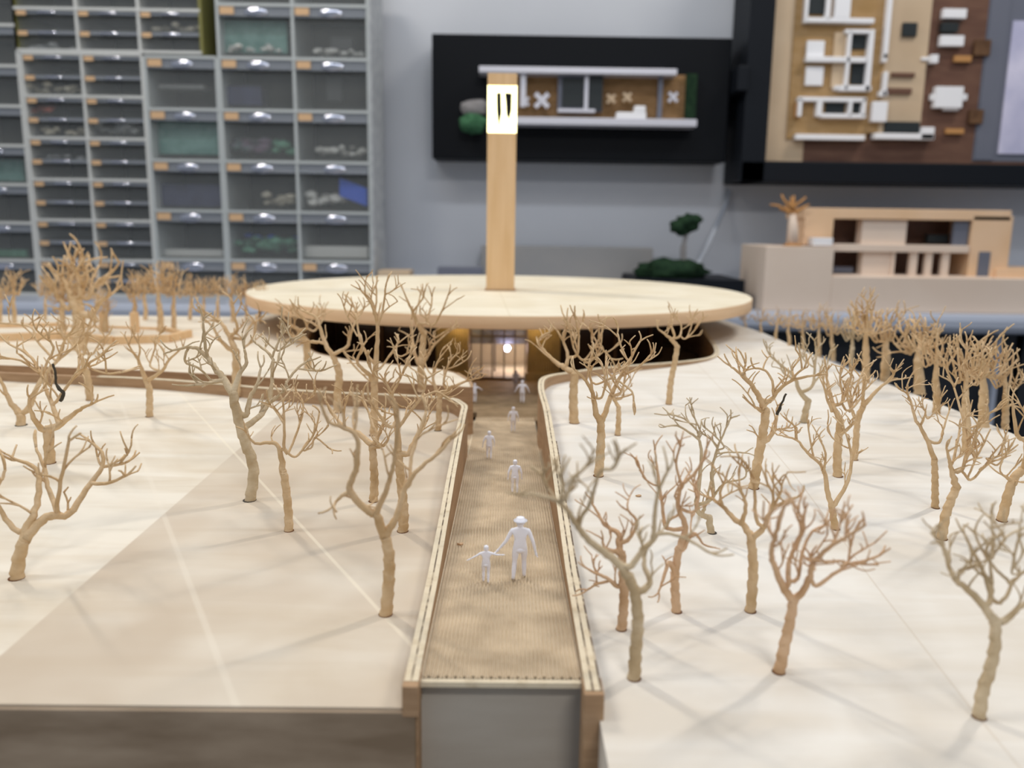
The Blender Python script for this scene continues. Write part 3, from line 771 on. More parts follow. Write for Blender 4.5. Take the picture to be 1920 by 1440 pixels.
heap('white_offcuts', 578, 645, 386, 26, 'c_white', 20, 'white sheet offcuts lying under the bright blue card', 'offcuts', sz=7)
heap('white_pebbles', 592, 680, 292, 16, 'c_white', 22, 'white pebble-like bits in the right-hand drawer above the blue card', 'parts', sz=6)
block('white_sheets', 572, 690, 462, 484, 'c_white', 'white sheets lying flat in the lowest full drawer at the right', 'sheets', dep=50)
block('pale_sheets', 303, 418, 468, 490, 'c_white', 'pale grey sheets lying flat in the drawer under the navy foil', 'sheets', dep=50)
block('navy_foil', 302, 414, 345, 388, 'c_navy', 'dark navy foil filling the drawer with the brightest lip', 'foil', dep=50)
block('teal_sheets', 418, 538, 38, 100, 'c_teal', 'teal patterned sheets standing in the top large drawer', 'sheets', dep=10)
heap('white_studs', 425, 535, 98, 10, 'c_white', 16, 'small white studs in front of the teal sheets', 'parts', d=DB + 14, sz=4)
block('navy_box', 425, 490, 160, 198, 'c_navy', 'dull navy box in the middle column drawer below the teal sheets', 'box')
block('grey_bracket', 296, 382, 158, 166, 'c_grey', 'grey bracket-shaped part in the top drawer of the single column', 'bracket')
block('striped_cards', 296, 410, 228, 290, 'c_teal', 'thin teal and grey cards standing upright in the single column', 'cards', dep=14)
heap('purple_bits', 438, 505, 288, 20, 'c_purple', 24, 'dull purple bits in the middle large drawer', 'parts', sz=8)
heap('green_bits', 512, 550, 290, 22, 'c_green', 14, 'green bits beside the dull purple bits', 'parts', sz=7)
heap('pale_green_bits', 490, 555, 384, 18, 'c_cream', 20, 'pale cream and green bits left of the blue card drawer', 'parts', sz=6)
heap('dark_green_bits', 446, 545, 474, 24, 'c_green', 30, 'dark green bits in the drawer between the two piles of pale sheets', 'parts', sz=8)
heap('blue_bits', 448, 550, 452, 12, 'c_blue', 5, 'few blue bits on top of the dark green bits', 'parts', sz=5)
block('dark_block', 620, 660, 70, 94, 'c_dark', 'dark block in the top right large drawer', 'block')
heap('white_shavings', 590, 680, 104, 10, 'c_white', 18, 'white shavings along the floor of the top right large drawer', 'parts', sz=5)
block('dark_slabs', 612, 640, 130, 190, 'c_dark', 'dark slabs standing in the second large drawer at the right', 'slabs', dep=20)
heap('white_flowers', 52, 150, 178, 14, 'c_cream', 30, 'cream flower-like bits in a small drawer near the left', 'parts', d=DB + 18, sz=5)
heap('red_bits', 54, 100, 214, 14, 'c_red', 14, 'dull red bits in the small drawer under the cream bits', 'parts', d=DB + 18, sz=5)
heap('cream_rods', 80, 158, 254, 12, 'c_cream', 24, 'cream rods heaped in the small drawer under the red bits', 'parts', d=DB + 18, sz=5)
heap('pale_bits', 180, 270, 250, 14, 'c_grey', 24, 'pale grey bits right of the cream rods', 'parts', d=DB + 18, sz=6)
heap('grey_bits', 60, 150, 100, 10, 'c_grey', 20, 'grey bits in the second small drawer from the top left', 'parts', d=DB + 18, sz=5)
heap('tan_bits', 285, 380, 60, 10, 'c_cream', 20, 'tan bits in the top cabinet with olive sides', 'parts', d=DB + 18, sz=5)
heap('grey_scraps', 80, 160, 305, 12, 'c_grey', 20, 'grey scraps in the small drawer below the cream rods', 'parts', d=DB + 18, sz=5)
block('green_cutting_sheet', -20, 44, 298, 340, 'c_teal', 'teal sheet in the medium drawer at the left picture edge', 'sheet', dep=10)
block('green_foam', -10, 50, 468, 500, 'c_green', 'green foam in the lowest medium drawer at the left', 'foam', dep=10)

# ------------------------------------------------------------------ black shadow box on the wall with a section model inside
def R(px0, px1, py0, py1, d0, d1, mb=None):
    mb = mb or MB()
    a = PD(px0, (py0 + py1) / 2, d0); b = PD(px1, (py0 + py1) / 2, d0)
    t = PD((px0 + px1) / 2, py0, d0); u = PD((px0 + px1) / 2, py1, d0)
    return mb.box(a.x, b.x, d0, d1, u.z, t.z)
DW = 1545.0
sb = empty('shadow_box', PD(1088, 300, 1500), 'wide black display board hung on the wall behind the tower', 'display board')
R(810, 1367, 67, 301, 1480, 1558).build('board', 'black_board', sb, bevel=2)
sm = empty('section_model', PD(1100, 232, 1470), 'long section model of a house with silver floor slabs, mounted on the black board', 'architectural model')
R(898, 1270, 126, 138, 1436, 1478).build('roof_slab', 'silver', sm, bevel=1)
R(940, 1307, 221, 235, 1436, 1478).build('floor_slab', 'silver', sm, bevel=1)
R(930, 1290, 138, 221, 1470, 1478).build('rear_panel', 'panel_brown', sm)
R(1286, 1306, 138, 221, 1462, 1478).build('side_panel', 'moss', sm)
R(976, 986, 138, 200, 1445, 1455).build('post', 'silver', sm)
R(1234, 1242, 140, 221, 1450, 1458).build('post', 'mid_grey', sm)
o = R(1046, 1130, 142, 208, 1455, 1469).build('window_unit', 'mid_grey', sm)
R(1054, 1094, 146, 200, 1452, 1455).build('window_pane', 'dark_grey', o); R(1104, 1130, 142, 206, 1452, 1455).build('window_pane', 'dark_grey', o)
R(1046, 1116, 204, 210, 1448, 1469).build('window_sill', 'silver', o); R(1096, 1103, 142, 206, 1449, 1455).build('window_frame', 'silver', o)
def cross(px, py, s, m, label):
    c = PD(px, py, 1450); t = MB()
    for a in (PI / 4, -PI / 4):
        dx, dz = math.cos(a) * s, math.sin(a) * s; nx, nz = -math.sin(a) * s * 0.25, math.cos(a) * s * 0.25
        t.prism_y([(c.x - dx - nx, c.z - dz - nz), (c.x + dx - nx, c.z + dz - nz), (c.x + dx + nx, c.z + dz + nz), (c.x - dx + nx, c.z - dz + nz)], 1449 + a, 1456 + a)
    t.build('folding_chair', m, label=label, cat='miniature chair')
cross(1016, 188, 15, 'silver', 'tiny grey cross-legged chair left in the section model')
cross(984, 190, 9, 'silver', 'smaller grey chair just right of the glowing tower window')
cross(1262, 182, 10, 'silver', 'tiny grey figure-like cross by the right end of the section model')
cross(1146, 185, 9, 'tan_card', 'faint tan cross chair right of the window unit')
cross(1176, 182, 9, 'tan_card', 'second faint tan cross chair near the white sofa')
t = MB(); R(1156, 1212, 210, 224, 1440, 1458, t); R(1190, 1211, 198, 212, 1440, 1458, t)
t.build('miniature_sofa', 'white', label='tiny white sofa on the silver floor slab', cat='miniature sofa', bevel=2)
c = PD(886, 232, 1455); MB().blob(c, 20, 3, (1.1, 0.9, 0.85), 0.35).build('miniature_bush', 'bush', label='small round green bush at the lower left of the section model', cat='bush')
c = PD(888, 203, 1462); MB().blob(c, 18, 5, (1.3, 0.7, 0.8), 0.5, 2).build('miniature_rock', 'rock', label='grey rock-like lump above the green bush', cat='rock')

# big framed plan model at the right
DF = 1470.0
fr = empty('framed_display', PD(1650, 330, 1500), 'very large black frame on the wall, cut by the right and top picture edges', 'frame')
R(1388, 2100, 306, 346, DF - 22, 1558).build('frame_rail', 'black_frame', fr, bevel=2)
p0 = PD(1410, 0, DF - 22)
zr1 = PD(1400, 326, DF - 22).z; xl = PD(1390, 300, DF - 22).x; xi = PD(1436, 300, DF - 22).x; xr_ = PD(2100, 300, DF).x
MB().box(xl, xi, DF - 22, 1558, PD(1744, 346, DF - 22).z, zr1 + 420).build('frame_stile', 'black_frame', fr, bevel=2)
MB().box(xl + 4, xr_, DF + 8, DF + 14, zr1 - 8, zr1 + 420).build('backing_board', 'board_brown', fr)
def RF(px0, px1, py0, py1, th, m, name='plan_wall', parent=None, base=8):
    # rectangle in the frame, widened upward in step with the picture's converging verticals
    return R(px0, px1, py0, py1, DF + base - th, DF + base).build(name, m, parent or fr)
RF(1445, 1520, -120, 305, 2, 'tan_card', 'tan_strip')
RF(1850, 1885, -120, 300, 3, 'mid_grey', 'grey_strip')
RF(1886, 2090, 40, 290, 4, 'lavender', 'lavender_print')
RF(1846, 2090, -120, 304, 1, 'mid_grey', 'grey_panel')
RF(1800, 1836, 310, 325, 1, 'mid_grey', 'caption_plate', base=-22) if False else None
pm = empty('plan_model', PD(1620, 262, DF), 'framed floor-plan model with white walls on ochre and dark brown boards', 'architectural model')
def PMR(a, b, c_, d_, th, m, name='wall'): return R(a, b, c_, d_, DF + 6 - th, DF + 6).build(name, m, pm, bevel=0.6)
PMR(1487, 1640, -100, 262, 3, 'ochre', 'ochre_base'); PMR(1640, 1742, -100, 250, 3, 'tan_card', 'tan_base'); PMR(1640, 1662, -100, 250, 4, 'ochre', 'ochre_base')
for q in ((1512, 1518, -60, 42), (1512, 1640, 33, 42), (1552, 1560, -60, 36), (1567, 1596, -20, 33), (1586, 1634, 55, 62), (1588, 1594, 58, 168), (1627, 1636, 55, 170),
          (1512, 1625, 106, 116), (1573, 1634, 160, 170), (1566, 1572, 160, 168), (1497, 1624, 182, 190), (1497, 1504, 184, 218), (1532, 1542, 190, 218),
          (1540, 1624, 213, 221), (1592, 1598, 190, 218), (1617, 1624, 184, 218), (1492, 1622, 252, 262), (1640, 1752, 250, 261), (1657, 1664, 134, 180), (1650, 1664, 170, 180),
          (1636, 1664, 190, 228), (1664, 1672, -60, 110), (1656, 1664, 100, 116), (1728, 1752, 238, 261)):
    PMR(*q, 16, 'white')
PMR(1513, 1546, 76, 106, 9, 'white', 'bed'); PMR(1511, 1544, 125, 160, 9, 'white', 'bed')
PMR(1519, 1550, -40, 26, 8, 'dark_grey', 'rug')
for q in ((1598, 1624, 62, 92), (1596, 1622, 118, 158), (1548, 1584, 192, 212), (1600, 1616, 192, 212), (1652, 1660, 192, 220)): PMR(*q, 6, 'dark_grey', 'dark_floor')
PMR(1562, 1584, 60, 165, 7, 'tan_card', 'tan_wall')
PMR(1660, 1725, 228, 248, 10, 'dark_grey', 'counter'); PMR(1693, 1720, 42, 68, 8, 'dark_grey', 'table')
PMR(1672, 1716, 136, 144, 8, 'board_brown', 'bench'); PMR(1664, 1710, 165, 176, 8, 'board_brown', 'bench')
PMR(1746, 1760, 102, 118, 12, 'white', 'fixture'); PMR(1728, 1746, 107, 113, 6, 'white', 'fixture')
for q, m, nm in (((1769, 1813, 16, 34), 'white', 'loungers'), ((1764, 1808, 66, 86), 'white', 'loungers'), ((1766, 1798, 42, 60), 'dark_grey', 'side_table')): PMR(*q, 10, m, nm)
PMR(1754, 1806, 162, 202, 12, 'white', 'table'); PMR(1746, 1756, 176, 188, 8, 'white', 'chair'); PMR(1805, 1814, 176, 188, 8, 'white', 'chair'); PMR(1770, 1798, 202, 207, 8, 'white', 'chair')
PMR(1790, 1822, 104, 116, 6, 'orange_tree', 'plant'); PMR(1774, 1808, 241, 251, 6, 'orange_tree', 'plant')
PMR(1828, 1858, 74, 104, 6, 'veneer_dark', 'dark_box'); PMR(1818, 1844, 205, 232, 6, 'veneer_dark', 'dark_box')
PMR(1490, 1500, 192, 220, 8, 'orange_tree', 'plant')
c = PD(1385, 152, 1470); MB().box(c.x - 10, c.x + 9, 1440, 1558, c.z - 20, c.z + 20).build('wall_bracket', 'black_frame', label='small black bracket between the two black frames', cat='bracket', bevel=2)
# cable from behind the board down to the moss base
cab_pts = smooth_line([PD(1370, 358, 1552), PD(1364, 376, 1548), PD(1345, 420, 1500), PD(1325, 465, 1440), PD(1306, 500, 1380)], 8)
MB().tube(cab_pts, 4.2, 10).build('cable', 'cable', label='pale grey cable hanging from behind the black board to the moss base', cat='cable')

# ------------------------------------------------------------------ things standing on the counter
def on_counter(px0, px1, py0, d0, d1, m, name, label, cat, zbot=None, bevel=1.0, parent=None):
    a = PD(px0, py0, d0); b = PD(px1, py0, d0)
    return MB().box(a.x, b.x, d0, d1, zbot if zbot is not None else zc, PD((px0 + px1) / 2, py0, d0).z).build(name, m, parent, bevel=bevel, label=label, cat=cat)
on_counter(902, 1225, 463, 1504, 1545, 'lcd_grey', 'grey_model_box', 'long low grey box behind the tower foot', 'box')
on_counter(820, 905, 502, 1420, 1470, 'mid_grey', 'dark_blue_box', 'low dark blue-grey box left of the tower foot', 'box')
on_counter(708, 768, 508, 1390, 1450, 'tan_card', 'tan_block', 'small tan block beside the cabinet end', 'block')
on_counter(1192, 1397, 524, 1340, 1500, 'black_frame', 'black_tray', 'low black tray under the moss base', 'tray')
zt_tr = PD(1290, 524, 1340).z
c = PD(1258, 508, 1390)
mb = MB().blob((c.x, 1395, zt_tr + 10), 50, 9, (1.15, 0.8, 0.42), 0.55, 3, 1.6)
for v in mb.v: v.z = max(v.z, zt_tr)
mb.build('moss_mound', 'moss', label='dark green moss mound on the black tray', cat='moss')
bon = empty('bonsai_tree', (PD(1283, 490, 1395).x, 1395, zt_tr + 20), 'miniature dark green bonsai standing on the moss mound', 'model tree')
tp = smooth_line([PD(1283, 500, 1395), PD(1281, 470, 1395), PD(1285, 445, 1395), PD(1290, 425, 1395)], 4)
MB().tube(tp, [5] * (len(tp) // 2) + [3.5] * (len(tp) - len(tp) // 2), 8).build('trunk', 'rock', bon)
mb = MB()
for i, (px, py, r) in enumerate(((1272, 428, 13), (1288, 415, 15), (1302, 412, 13), (1266, 420, 8), (1296, 425, 12), (1284, 434, 10))): mb.blob(PD(px, py, 1395), r, i, (1.1, 1, 0.8), 0.6, 2, 1.5)
mb.build('crown', 'moss', bon)

# beige house model at the right
DH = 1312.0
hm = empty('house_model', (PD(1700, 580, DH).x, DH, zc), 'large beige and peach house model on the counter below the big black frame', 'architectural model')
def HR(a, b, c_, d_, d0, d1, m, name, bev=1.0): return R(a, b, c_, d_, d0, d1).build(name, m, hm, bevel=bev)
a = PD(1437, 466, DH); b = PD(2050, 590, DH)
x0, x1 = a.x, PD(2050, 500, DH).x
xs_ = PD(1562, 500, DH).x
zt1 = PD(1480, 462, DH).z; zt3 = PD(1750, 521, DH).z
MB().box(x0, xs_, DH, DH + 140, zc, zt1).build('plinth_block', 'beige', hm, bevel=1)
MB().box(xs_, x1, DH, DH + 140, zc, zt3).build('plinth_block', 'beige', hm, bevel=1)
d2 = DH + 34
# rear wall body
HR(1505, 1897, 392, 412, d2, d2 + 80, 'peach', 'upper_beam')
HR(1507, 1562, 408, 460, d2, d2 + 80, 'peach', 'left_wall')
HR(1818, 1893, 405, 540, d2, d2 + 80, 'peach', 'right_wall')
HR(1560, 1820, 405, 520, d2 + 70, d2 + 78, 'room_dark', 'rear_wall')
HR(1562, 1818, 459, 473, d2 - 4, d2 + 80, 'beige', 'middle_floor')
HR(1616, 1700, 412, 460, d2 + 6, d2 + 30, 'beige', 'room_partition')
HR(1788, 1816, 412, 462, d2 + 6, d2 + 14, 'mid_grey', 'window_panel')
HR(1616, 1672, 472, 520, d2 + 4, d2 + 24, 'beige', 'room_partition')
for q in ((1706, 1720), (1735, 1748), (1766, 1780)): HR(*q, 472, 520, d2, d2 + 10, 'beige', 'column')
HR(1672, 1678, 472, 520, d2, d2 + 10, 'beige', 'column')
HR(1834, 1856, 472, 520, d2 - 2, d2 + 2, 'mid_grey', 'window_panel')
HR(1562, 1858, 517, 526, d2 - 10, d2 + 60, 'beige', 'terrace_floor')
HR(1868, 2050, 505, 524, d2 - 6, d2 + 100, 'peach', 'low_terrace')
HR(1740, 1780, 440, 456, d2 + 30, d2 + 44, 'dark_grey', 'furniture'); HR(1562, 1600, 500, 512, d2 + 20, d2 + 30, 'mid_grey', 'furniture')
HR(1525, 1562, 446, 461, DH + 6, DH + 30, 'white', 'white_block')
ot = empty('orange_twig_tree', (PD(1484, 458, DH + 16).x, DH + 16, zt1), 'orange-brown twiggy model tree on the left corner of the beige house model', 'model tree')
tp = [PD(1486, 460, DH + 16), PD(1487, 430, DH + 16), PD(1486, 400, DH + 16)]
MB().tube(tp, [9, 8, 5], 8).build('trunk', 'beige', ot)
MB().cyl(tp[0].x, DH + 16, zt1, zt1 + 4, 15, 24, 12).build('root_disc', 'orange_tree', ot)
random.seed(5); mb = MB()
for i in range(16):
    p = tp[2] + Vector((random.uniform(-4, 4), random.uniform(-4, 4), random.uniform(-4, 6))); q = p
    dd = Vector((random.uniform(-1, 1) * 0.95, random.uniform(-.4, .4), random.uniform(0.3, 0.8)))
    pts = [p]
    for k in range(3):
        q = q + dd * 9 + Vector((random.uniform(-3, 3), random.uniform(-3, 3), random.uniform(-3, 3))); pts.append(q)
    mb.tube(pts, [2.4, 2.2, 2.0, 1.4], 5)
mb.build('twigs', 'orange_tree', ot)
# dark things under and beside the counter at the right
MB().box(PD(1860, 660, DC + 30).x, PD(1868, 660, DC + 30).x, DC + 30, DC + 38, -ZO, zc - 31).build('counter_leg', 'counter', label='slim blue-grey leg under the right part of the counter', cat='leg') if False else None
MB().box(PD(1856, 700, DC + 40).x, PD(1866, 700, DC + 40).x, DC + 30, DC + 50, -ZO, zc - 31).build('leg', 'counter', counter)
# ------------------------------------------------------------------ people
def person(name, pos, H, label, group, lh, rh, lf=(0.10, 0.0), rf=(-0.10, 0.0), hat=None, lean=0.0, lel=None, rel=None, turn=0.0, voxel=0.013, fingers=True, fm='white_fig'):
    """a walking figure 1.75 m tall in its own space, facing +y (its right hand at +x), scaled to H mm; hands given as (x, y, z)"""
    root = empty(name, pos, label, 'person', group)
    # joints
    pel = Vector((0, 0, 0.95)); bl = Vector((0, lean * 0.3, 1.15)); ch = Vector((0, lean * 0.8, 1.34)); nk = Vector((0, lean, 1.49)); hd = Vector((0, lean * 1.15 + 0.01, 1.62))
    verts = [(pel, (.165, .115)), (bl, (.135, .10)), (ch, (.175, .115)), (nk, (.062, .062)), (hd, (.06, .06))]
    edges = [(0, 1), (1, 2), (2, 3), (3, 4)]
    def chain(start, pts):
        i0 = start
        for p, r in pts:
            verts.append((Vector(p), (r, r))); edges.append((i0, len(verts) - 1)); i0 = len(verts) - 1
        return i0
    hands = []
    for s, hp_, el in ((-1, lh, lel), (1, rh, rel)):
        sh = Vector((s * 0.19, lean * 0.8, 1.41)); hp_ = Vector(hp_)
        el = Vector(el) if el else (sh + hp_) / 2 + Vector((s * 0.04, -0.05, 0))
        chain(2, [(sh, .068), ((sh + el) / 2, .054), (el, .045), ((el + hp_) / 2, .040), (hp_, .030)])
        hands.append((hp_, (hp_ - el).normalized(), s))
    for s, (fx, fy) in ((-1, lf), (1, rf)):
        fx = abs(fx) * s
        hip = Vector((s * 0.095, 0, 0.90)); ank = Vector((fx, fy, 0.09)); kn = (hip + ank) / 2 + Vector((0, 0.05, 0.03))
        a = chain(0, [(hip, .098), ((hip + kn) / 2, .085), (kn, .062), ((kn + ank) / 2, .062), (ank, .045)])
        chain(a, [((fx, fy + 0.06, 0.045), .045), ((fx + s * 0.02, fy + 0.17, 0.035), .035)])
    me = bpy.data.meshes.new('tmp'); me.from_pydata([v for v, r in verts], edges, [])
    ob = bpy.data.objects.new('tmp', me); C.objects.link(ob)
    md = ob.modifiers.new('skin', 'SKIN'); sk = me.skin_vertices[0].data
    for i, (v, r) in enumerate(verts): sk[i].radius = r
    sk[0].use_root = True
    sd = ob.modifiers.new('sub', 'SUBSURF'); sd.levels = 2; sd.render_levels = 2
    dg = bpy.context.evaluated_depsgraph_get(); dg.update()
    m1 = bpy.data.meshes.new_from_object(ob.evaluated_get(dg))
    bm = bmesh.new(); bm.from_mesh(m1)
    def ball(c, r, s=(1, 1, 1)):
        g = bmesh.ops.create_icosphere(bm, subdivisions=3, radius=r)
        for v in g['verts']: v.co = Vector((v.co.x * s[0], v.co.y * s[1], v.co.z * s[2])) + Vector(c)
    ball(hd, 0.108, (0.86, 1.0, 1.16))                         # skull
    ball(hd + Vector((0, 0.055, -0.07)), 0.06, (0.9, 0.9, 0.9))  # jaw
    ball(hd + Vector((0, 0.112, -0.015)), 0.022, (0.8, 1.2, 1.5))  # nose
    ball(hd + Vector((0, 0.098, -0.065)), 0.018, (1.5, 0.7, 0.5))  # mouth
    for s in (-1, 1):
        ball(hd + Vector((s * 0.093, 0.0, -0.01)), 0.026, (0.5, 0.8, 1.3))  # ears
        ball(hd + Vector((s * 0.034, 0.098, 0.012)), 0.014, (1.2, 0.6, 0.8))  # eyes
    ball((0, 0.015, 0.87), 0.15, (1.10, 0.85, 0.75))
    tmpb = MB()
    for hp_, d, s in hands:
        side = d.cross(Vector((1, 0, 0)));
        if side.length < 0.2: side = Vector((0, 1, 0))
        side.normalize()                                         # across the palm (thumb side = forward)
        if side.y < 0: side = -side
        pc = hp_ + d * 0.05
        tmpb.tube([hp_ - d * 0.01, hp_ + d * 0.03, hp_ + d * 0.09], [0.028, 0.036, 0.034], 8)
        if fingers:
            curl = side.cross(d).normalized() * (-s)
            for k, ln in enumerate((0.075, 0.085, 0.078, 0.06)):
                off = side * (0.030 - 0.020 * k)
                b = hp_ + d * 0.085 + off
                tmpb.tube([b, b + d * ln * 0.5 + curl * 0.006, b + d * ln * 0.95 + curl * 0.028], [0.0105, 0.0095, 0.008], 6)
            b = hp_ + d * 0.03 + side * 0.030
            tmpb.tube([b, b + d * 0.03 + side * 0.022, b + d * 0.07 + side * 0.028 + curl * 0.012], [0.013, 0.012, 0.009], 6)
    n0 = [bm.verts.new(p) for p in tmpb.v]
    for f in tmpb.f:
        try: bm.faces.new([n0[i] for i in f])
        except ValueError: pass
    bm.to_mesh(m1); bm.free()
    o2 = bpy.data.objects.new('tmp2', m1); C.objects.link(o2)
    rm = o2.modifiers.new('remesh', 'REMESH'); rm.mode = 'VOXEL'; rm.voxel_size = voxel; rm.use_smooth_shade = True
    sm_ = o2.modifiers.new('smooth', 'SMOOTH'); sm_.iterations = 2; sm_.factor = 0.4
    dg = bpy.context.evaluated_depsgraph_get(); dg.update()
    m2 = bpy.data.meshes.new_from_object(o2.evaluated_get(dg))
    k = H / 1.75 / 1000
    rot = Matrix.Rotation(turn, 4, 'Z')
    m2.transform(Matrix.Scale(k, 4) @ rot @ Matrix.Diagonal((1.14, 1.1, 1, 1)))
    bpy.data.objects.remove(o2); bpy.data.objects.remove(ob)
    m2.materials.clear(); m2.materials.append(M[fm])
    for p in m2.polygons: p.use_smooth = True
    body = bpy.data.objects.new('body', m2); C.objects.link(body); body.parent = root
    if hat:
        mb = MB(); s_ = H / 1.75
        cx, cy, cz = hd.x * s_, hd.y * s_, (hd.z + 0.055) * s_
        prof = [(0.185, 0.0), (0.19, 0.012), (0.115, 0.022), (0.108, 0.09), (0.06, 0.105), (0.0, 0.09)] if hat == 'brim' else [(0.102, -0.04), (0.108, 0.0), (0.10, 0.05), (0.06, 0.085), (0.0, 0.092)]
        nn = 24; vs = []; fs = []
        for (r, z) in prof:
            for q in range(nn):
                th = 2 * PI * q / nn; vs.append((r * math.cos(th) * s_, r * math.sin(th) * s_ * 1.08, z * s_))
        for i in range(len(prof) - 1):
            for q in range(nn): fs.append((i * nn + q, i * nn + (q + 1) % nn, (i + 1) * nn + (q + 1) % nn, (i + 1) * nn + q))
        fs.append(tuple(reversed(range(nn))))
        me = bpy.data.meshes.new('hat'); c0 = rot @ Vector((cx, cy, cz))
        me.from_pydata([(rot @ Vector(v) + c0) / 1000 for v in vs], [], fs); me.materials.append(M[fm])
        for p in me.polygons: p.use_smooth = True
        ho = bpy.data.objects.new('hat' if hat == 'brim' else 'cap', me); C.objects.link(ho); ho.parent = root
    return root
def on_path(px, py):
    z = 0
    for _ in range(12):
        p = PZ(px, py, z); z = 0.5 * z + 0.5 * z_path(p.y)
    p = PZ(px, py, z_path(p.y)); p.z += 0.45; return p
G = 'white walking figures on the sunken ramp'
pm_ = on_path(974, 1090)
person('person', pm_, (PD(974, 966, pm_.y).z - pm_.z) * 0.955, 'largest white figure in a brimmed hat, holding the child by the hand', G,
       lh=(-0.50, 0.06, 0.84), rh=(0.37, -0.02, 0.80), lf=(0.15, -0.08), rf=(0.11, 0.12), hat='brim', lel=(-0.33, 0.0, 1.10), rel=(0.30, -0.04, 1.12), voxel=0.012)
pc_ = on_path(911, 1096)
person('person', pc_, (PD(911, 1021, pc_.y).z - pc_.z) * 0.97, 'small white child figure with arms spread, holding the hatted adult by the hand', G,
       lh=(-0.62, 0.0, 1.12), rh=(0.60, 0.0, 1.33), lf=(0.10, 0.06), rf=(0.09, -0.08), hat='cap', lel=(-0.38, -0.02, 1.28), rel=(0.40, 0.0, 1.33), voxel=0.016)
for (px, py0, py1, label, lh, rh, lf, rf, cap) in (
    (965, 862, 928, 'white figure standing alone behind the hatted adult, arms hanging', (-0.30, -0.02, 0.85), (0.30, 0.04, 0.85), (0.11, 0.04), (0.11, -0.04), 'cap'),
    (917, 808, 863, 'white figure left of the ramp centre, left arm slightly out', (-0.34, 0.02, 0.84), (0.27, 0.06, 0.90), (0.10, 0.06), (0.09, -0.06), 'cap'),
    (962, 763, 812, 'white figure in the middle of the ramp with feet together', (-0.30, 0.0, 0.86), (0.30, 0.0, 0.86), (0.09, 0.0), (0.09, 0.03), 'cap'),
    (979, 713, 757, 'white figure with both arms held away, at the far right of the ramp', (-0.46, 0.0, 0.95), (0.44, 0.0, 0.92), (0.08, 0.1), (0.09, -0.06), 'cap'),
    (890, 718, 756, 'white figure at the side channel mouth waving its right arm', (-0.25, 0.0, 0.86), (0.50, 0.0, 1.20), (0.07, 0.05), (0.07, -0.05), None),
    (967, 694, 733, 'white figure with roof shade in its colour, right before the glass entrance', (-0.26, 0.0, 0.86), (0.28, 0.0, 0.86), (0.08, 0.05), (0.08, -0.05), 'cap')):
    p = on_path(px, py1)
    person('person', p, (PD(px, py0, p.y).z - p.z) * 0.99, label, G, lh, rh, lf, rf, hat=cap, voxel=0.018, fm='shaded_fig' if px == 967 and py0 == 694 else 'white_fig')

# ------------------------------------------------------------------ model trees
def walk(a, b, n, wob, rnd):
    out = [a]
    L = (b - a).length
    for k in range(1, n):
        t = k / n
        out.append(a.lerp(b, t) + Vector((rnd.uniform(-1, 1), rnd.uniform(-1, 1), rnd.uniform(-1, 1))) * L * wob * math.sin(PI * t))
    out.append(b); return out
def twig(mb, p, d, ln, r, rnd, depth, sides=6):
    """a short twisted wire end: wanders, then forks"""
    pts = [p]; q = p.copy(); dd = d.normalized(); n = 4
    bend = Vector((rnd.uniform(-1, 1), rnd.uniform(-1, 1), rnd.uniform(-0.2, 1))) * 0.28
    for k in range(n):
        dd = (dd + bend + Vector((rnd.uniform(-1, 1), rnd.uniform(-1, 1), rnd.uniform(-1, 1))) * 0.16).normalized()
        q = q + dd * ln / n; pts.append(q.copy())
        if depth > 0 and k in (1, 2, 3) and rnd.random() < (0.75 if k != 3 else 1.0):
            side = Vector((rnd.uniform(-1, 1), rnd.uniform(-1, 1), rnd.uniform(-0.3, 1.0))).normalized()
            twig(mb, q, (dd * 0.75 + side * 0.8), ln * rnd.uniform(0.5, 0.8), r * 0.78, rnd, depth - 1, sides)
    rr = [r * (1 - 0.30 * i / n) for i in range(n + 1)]
    mb.tube(pts, rr, sides)
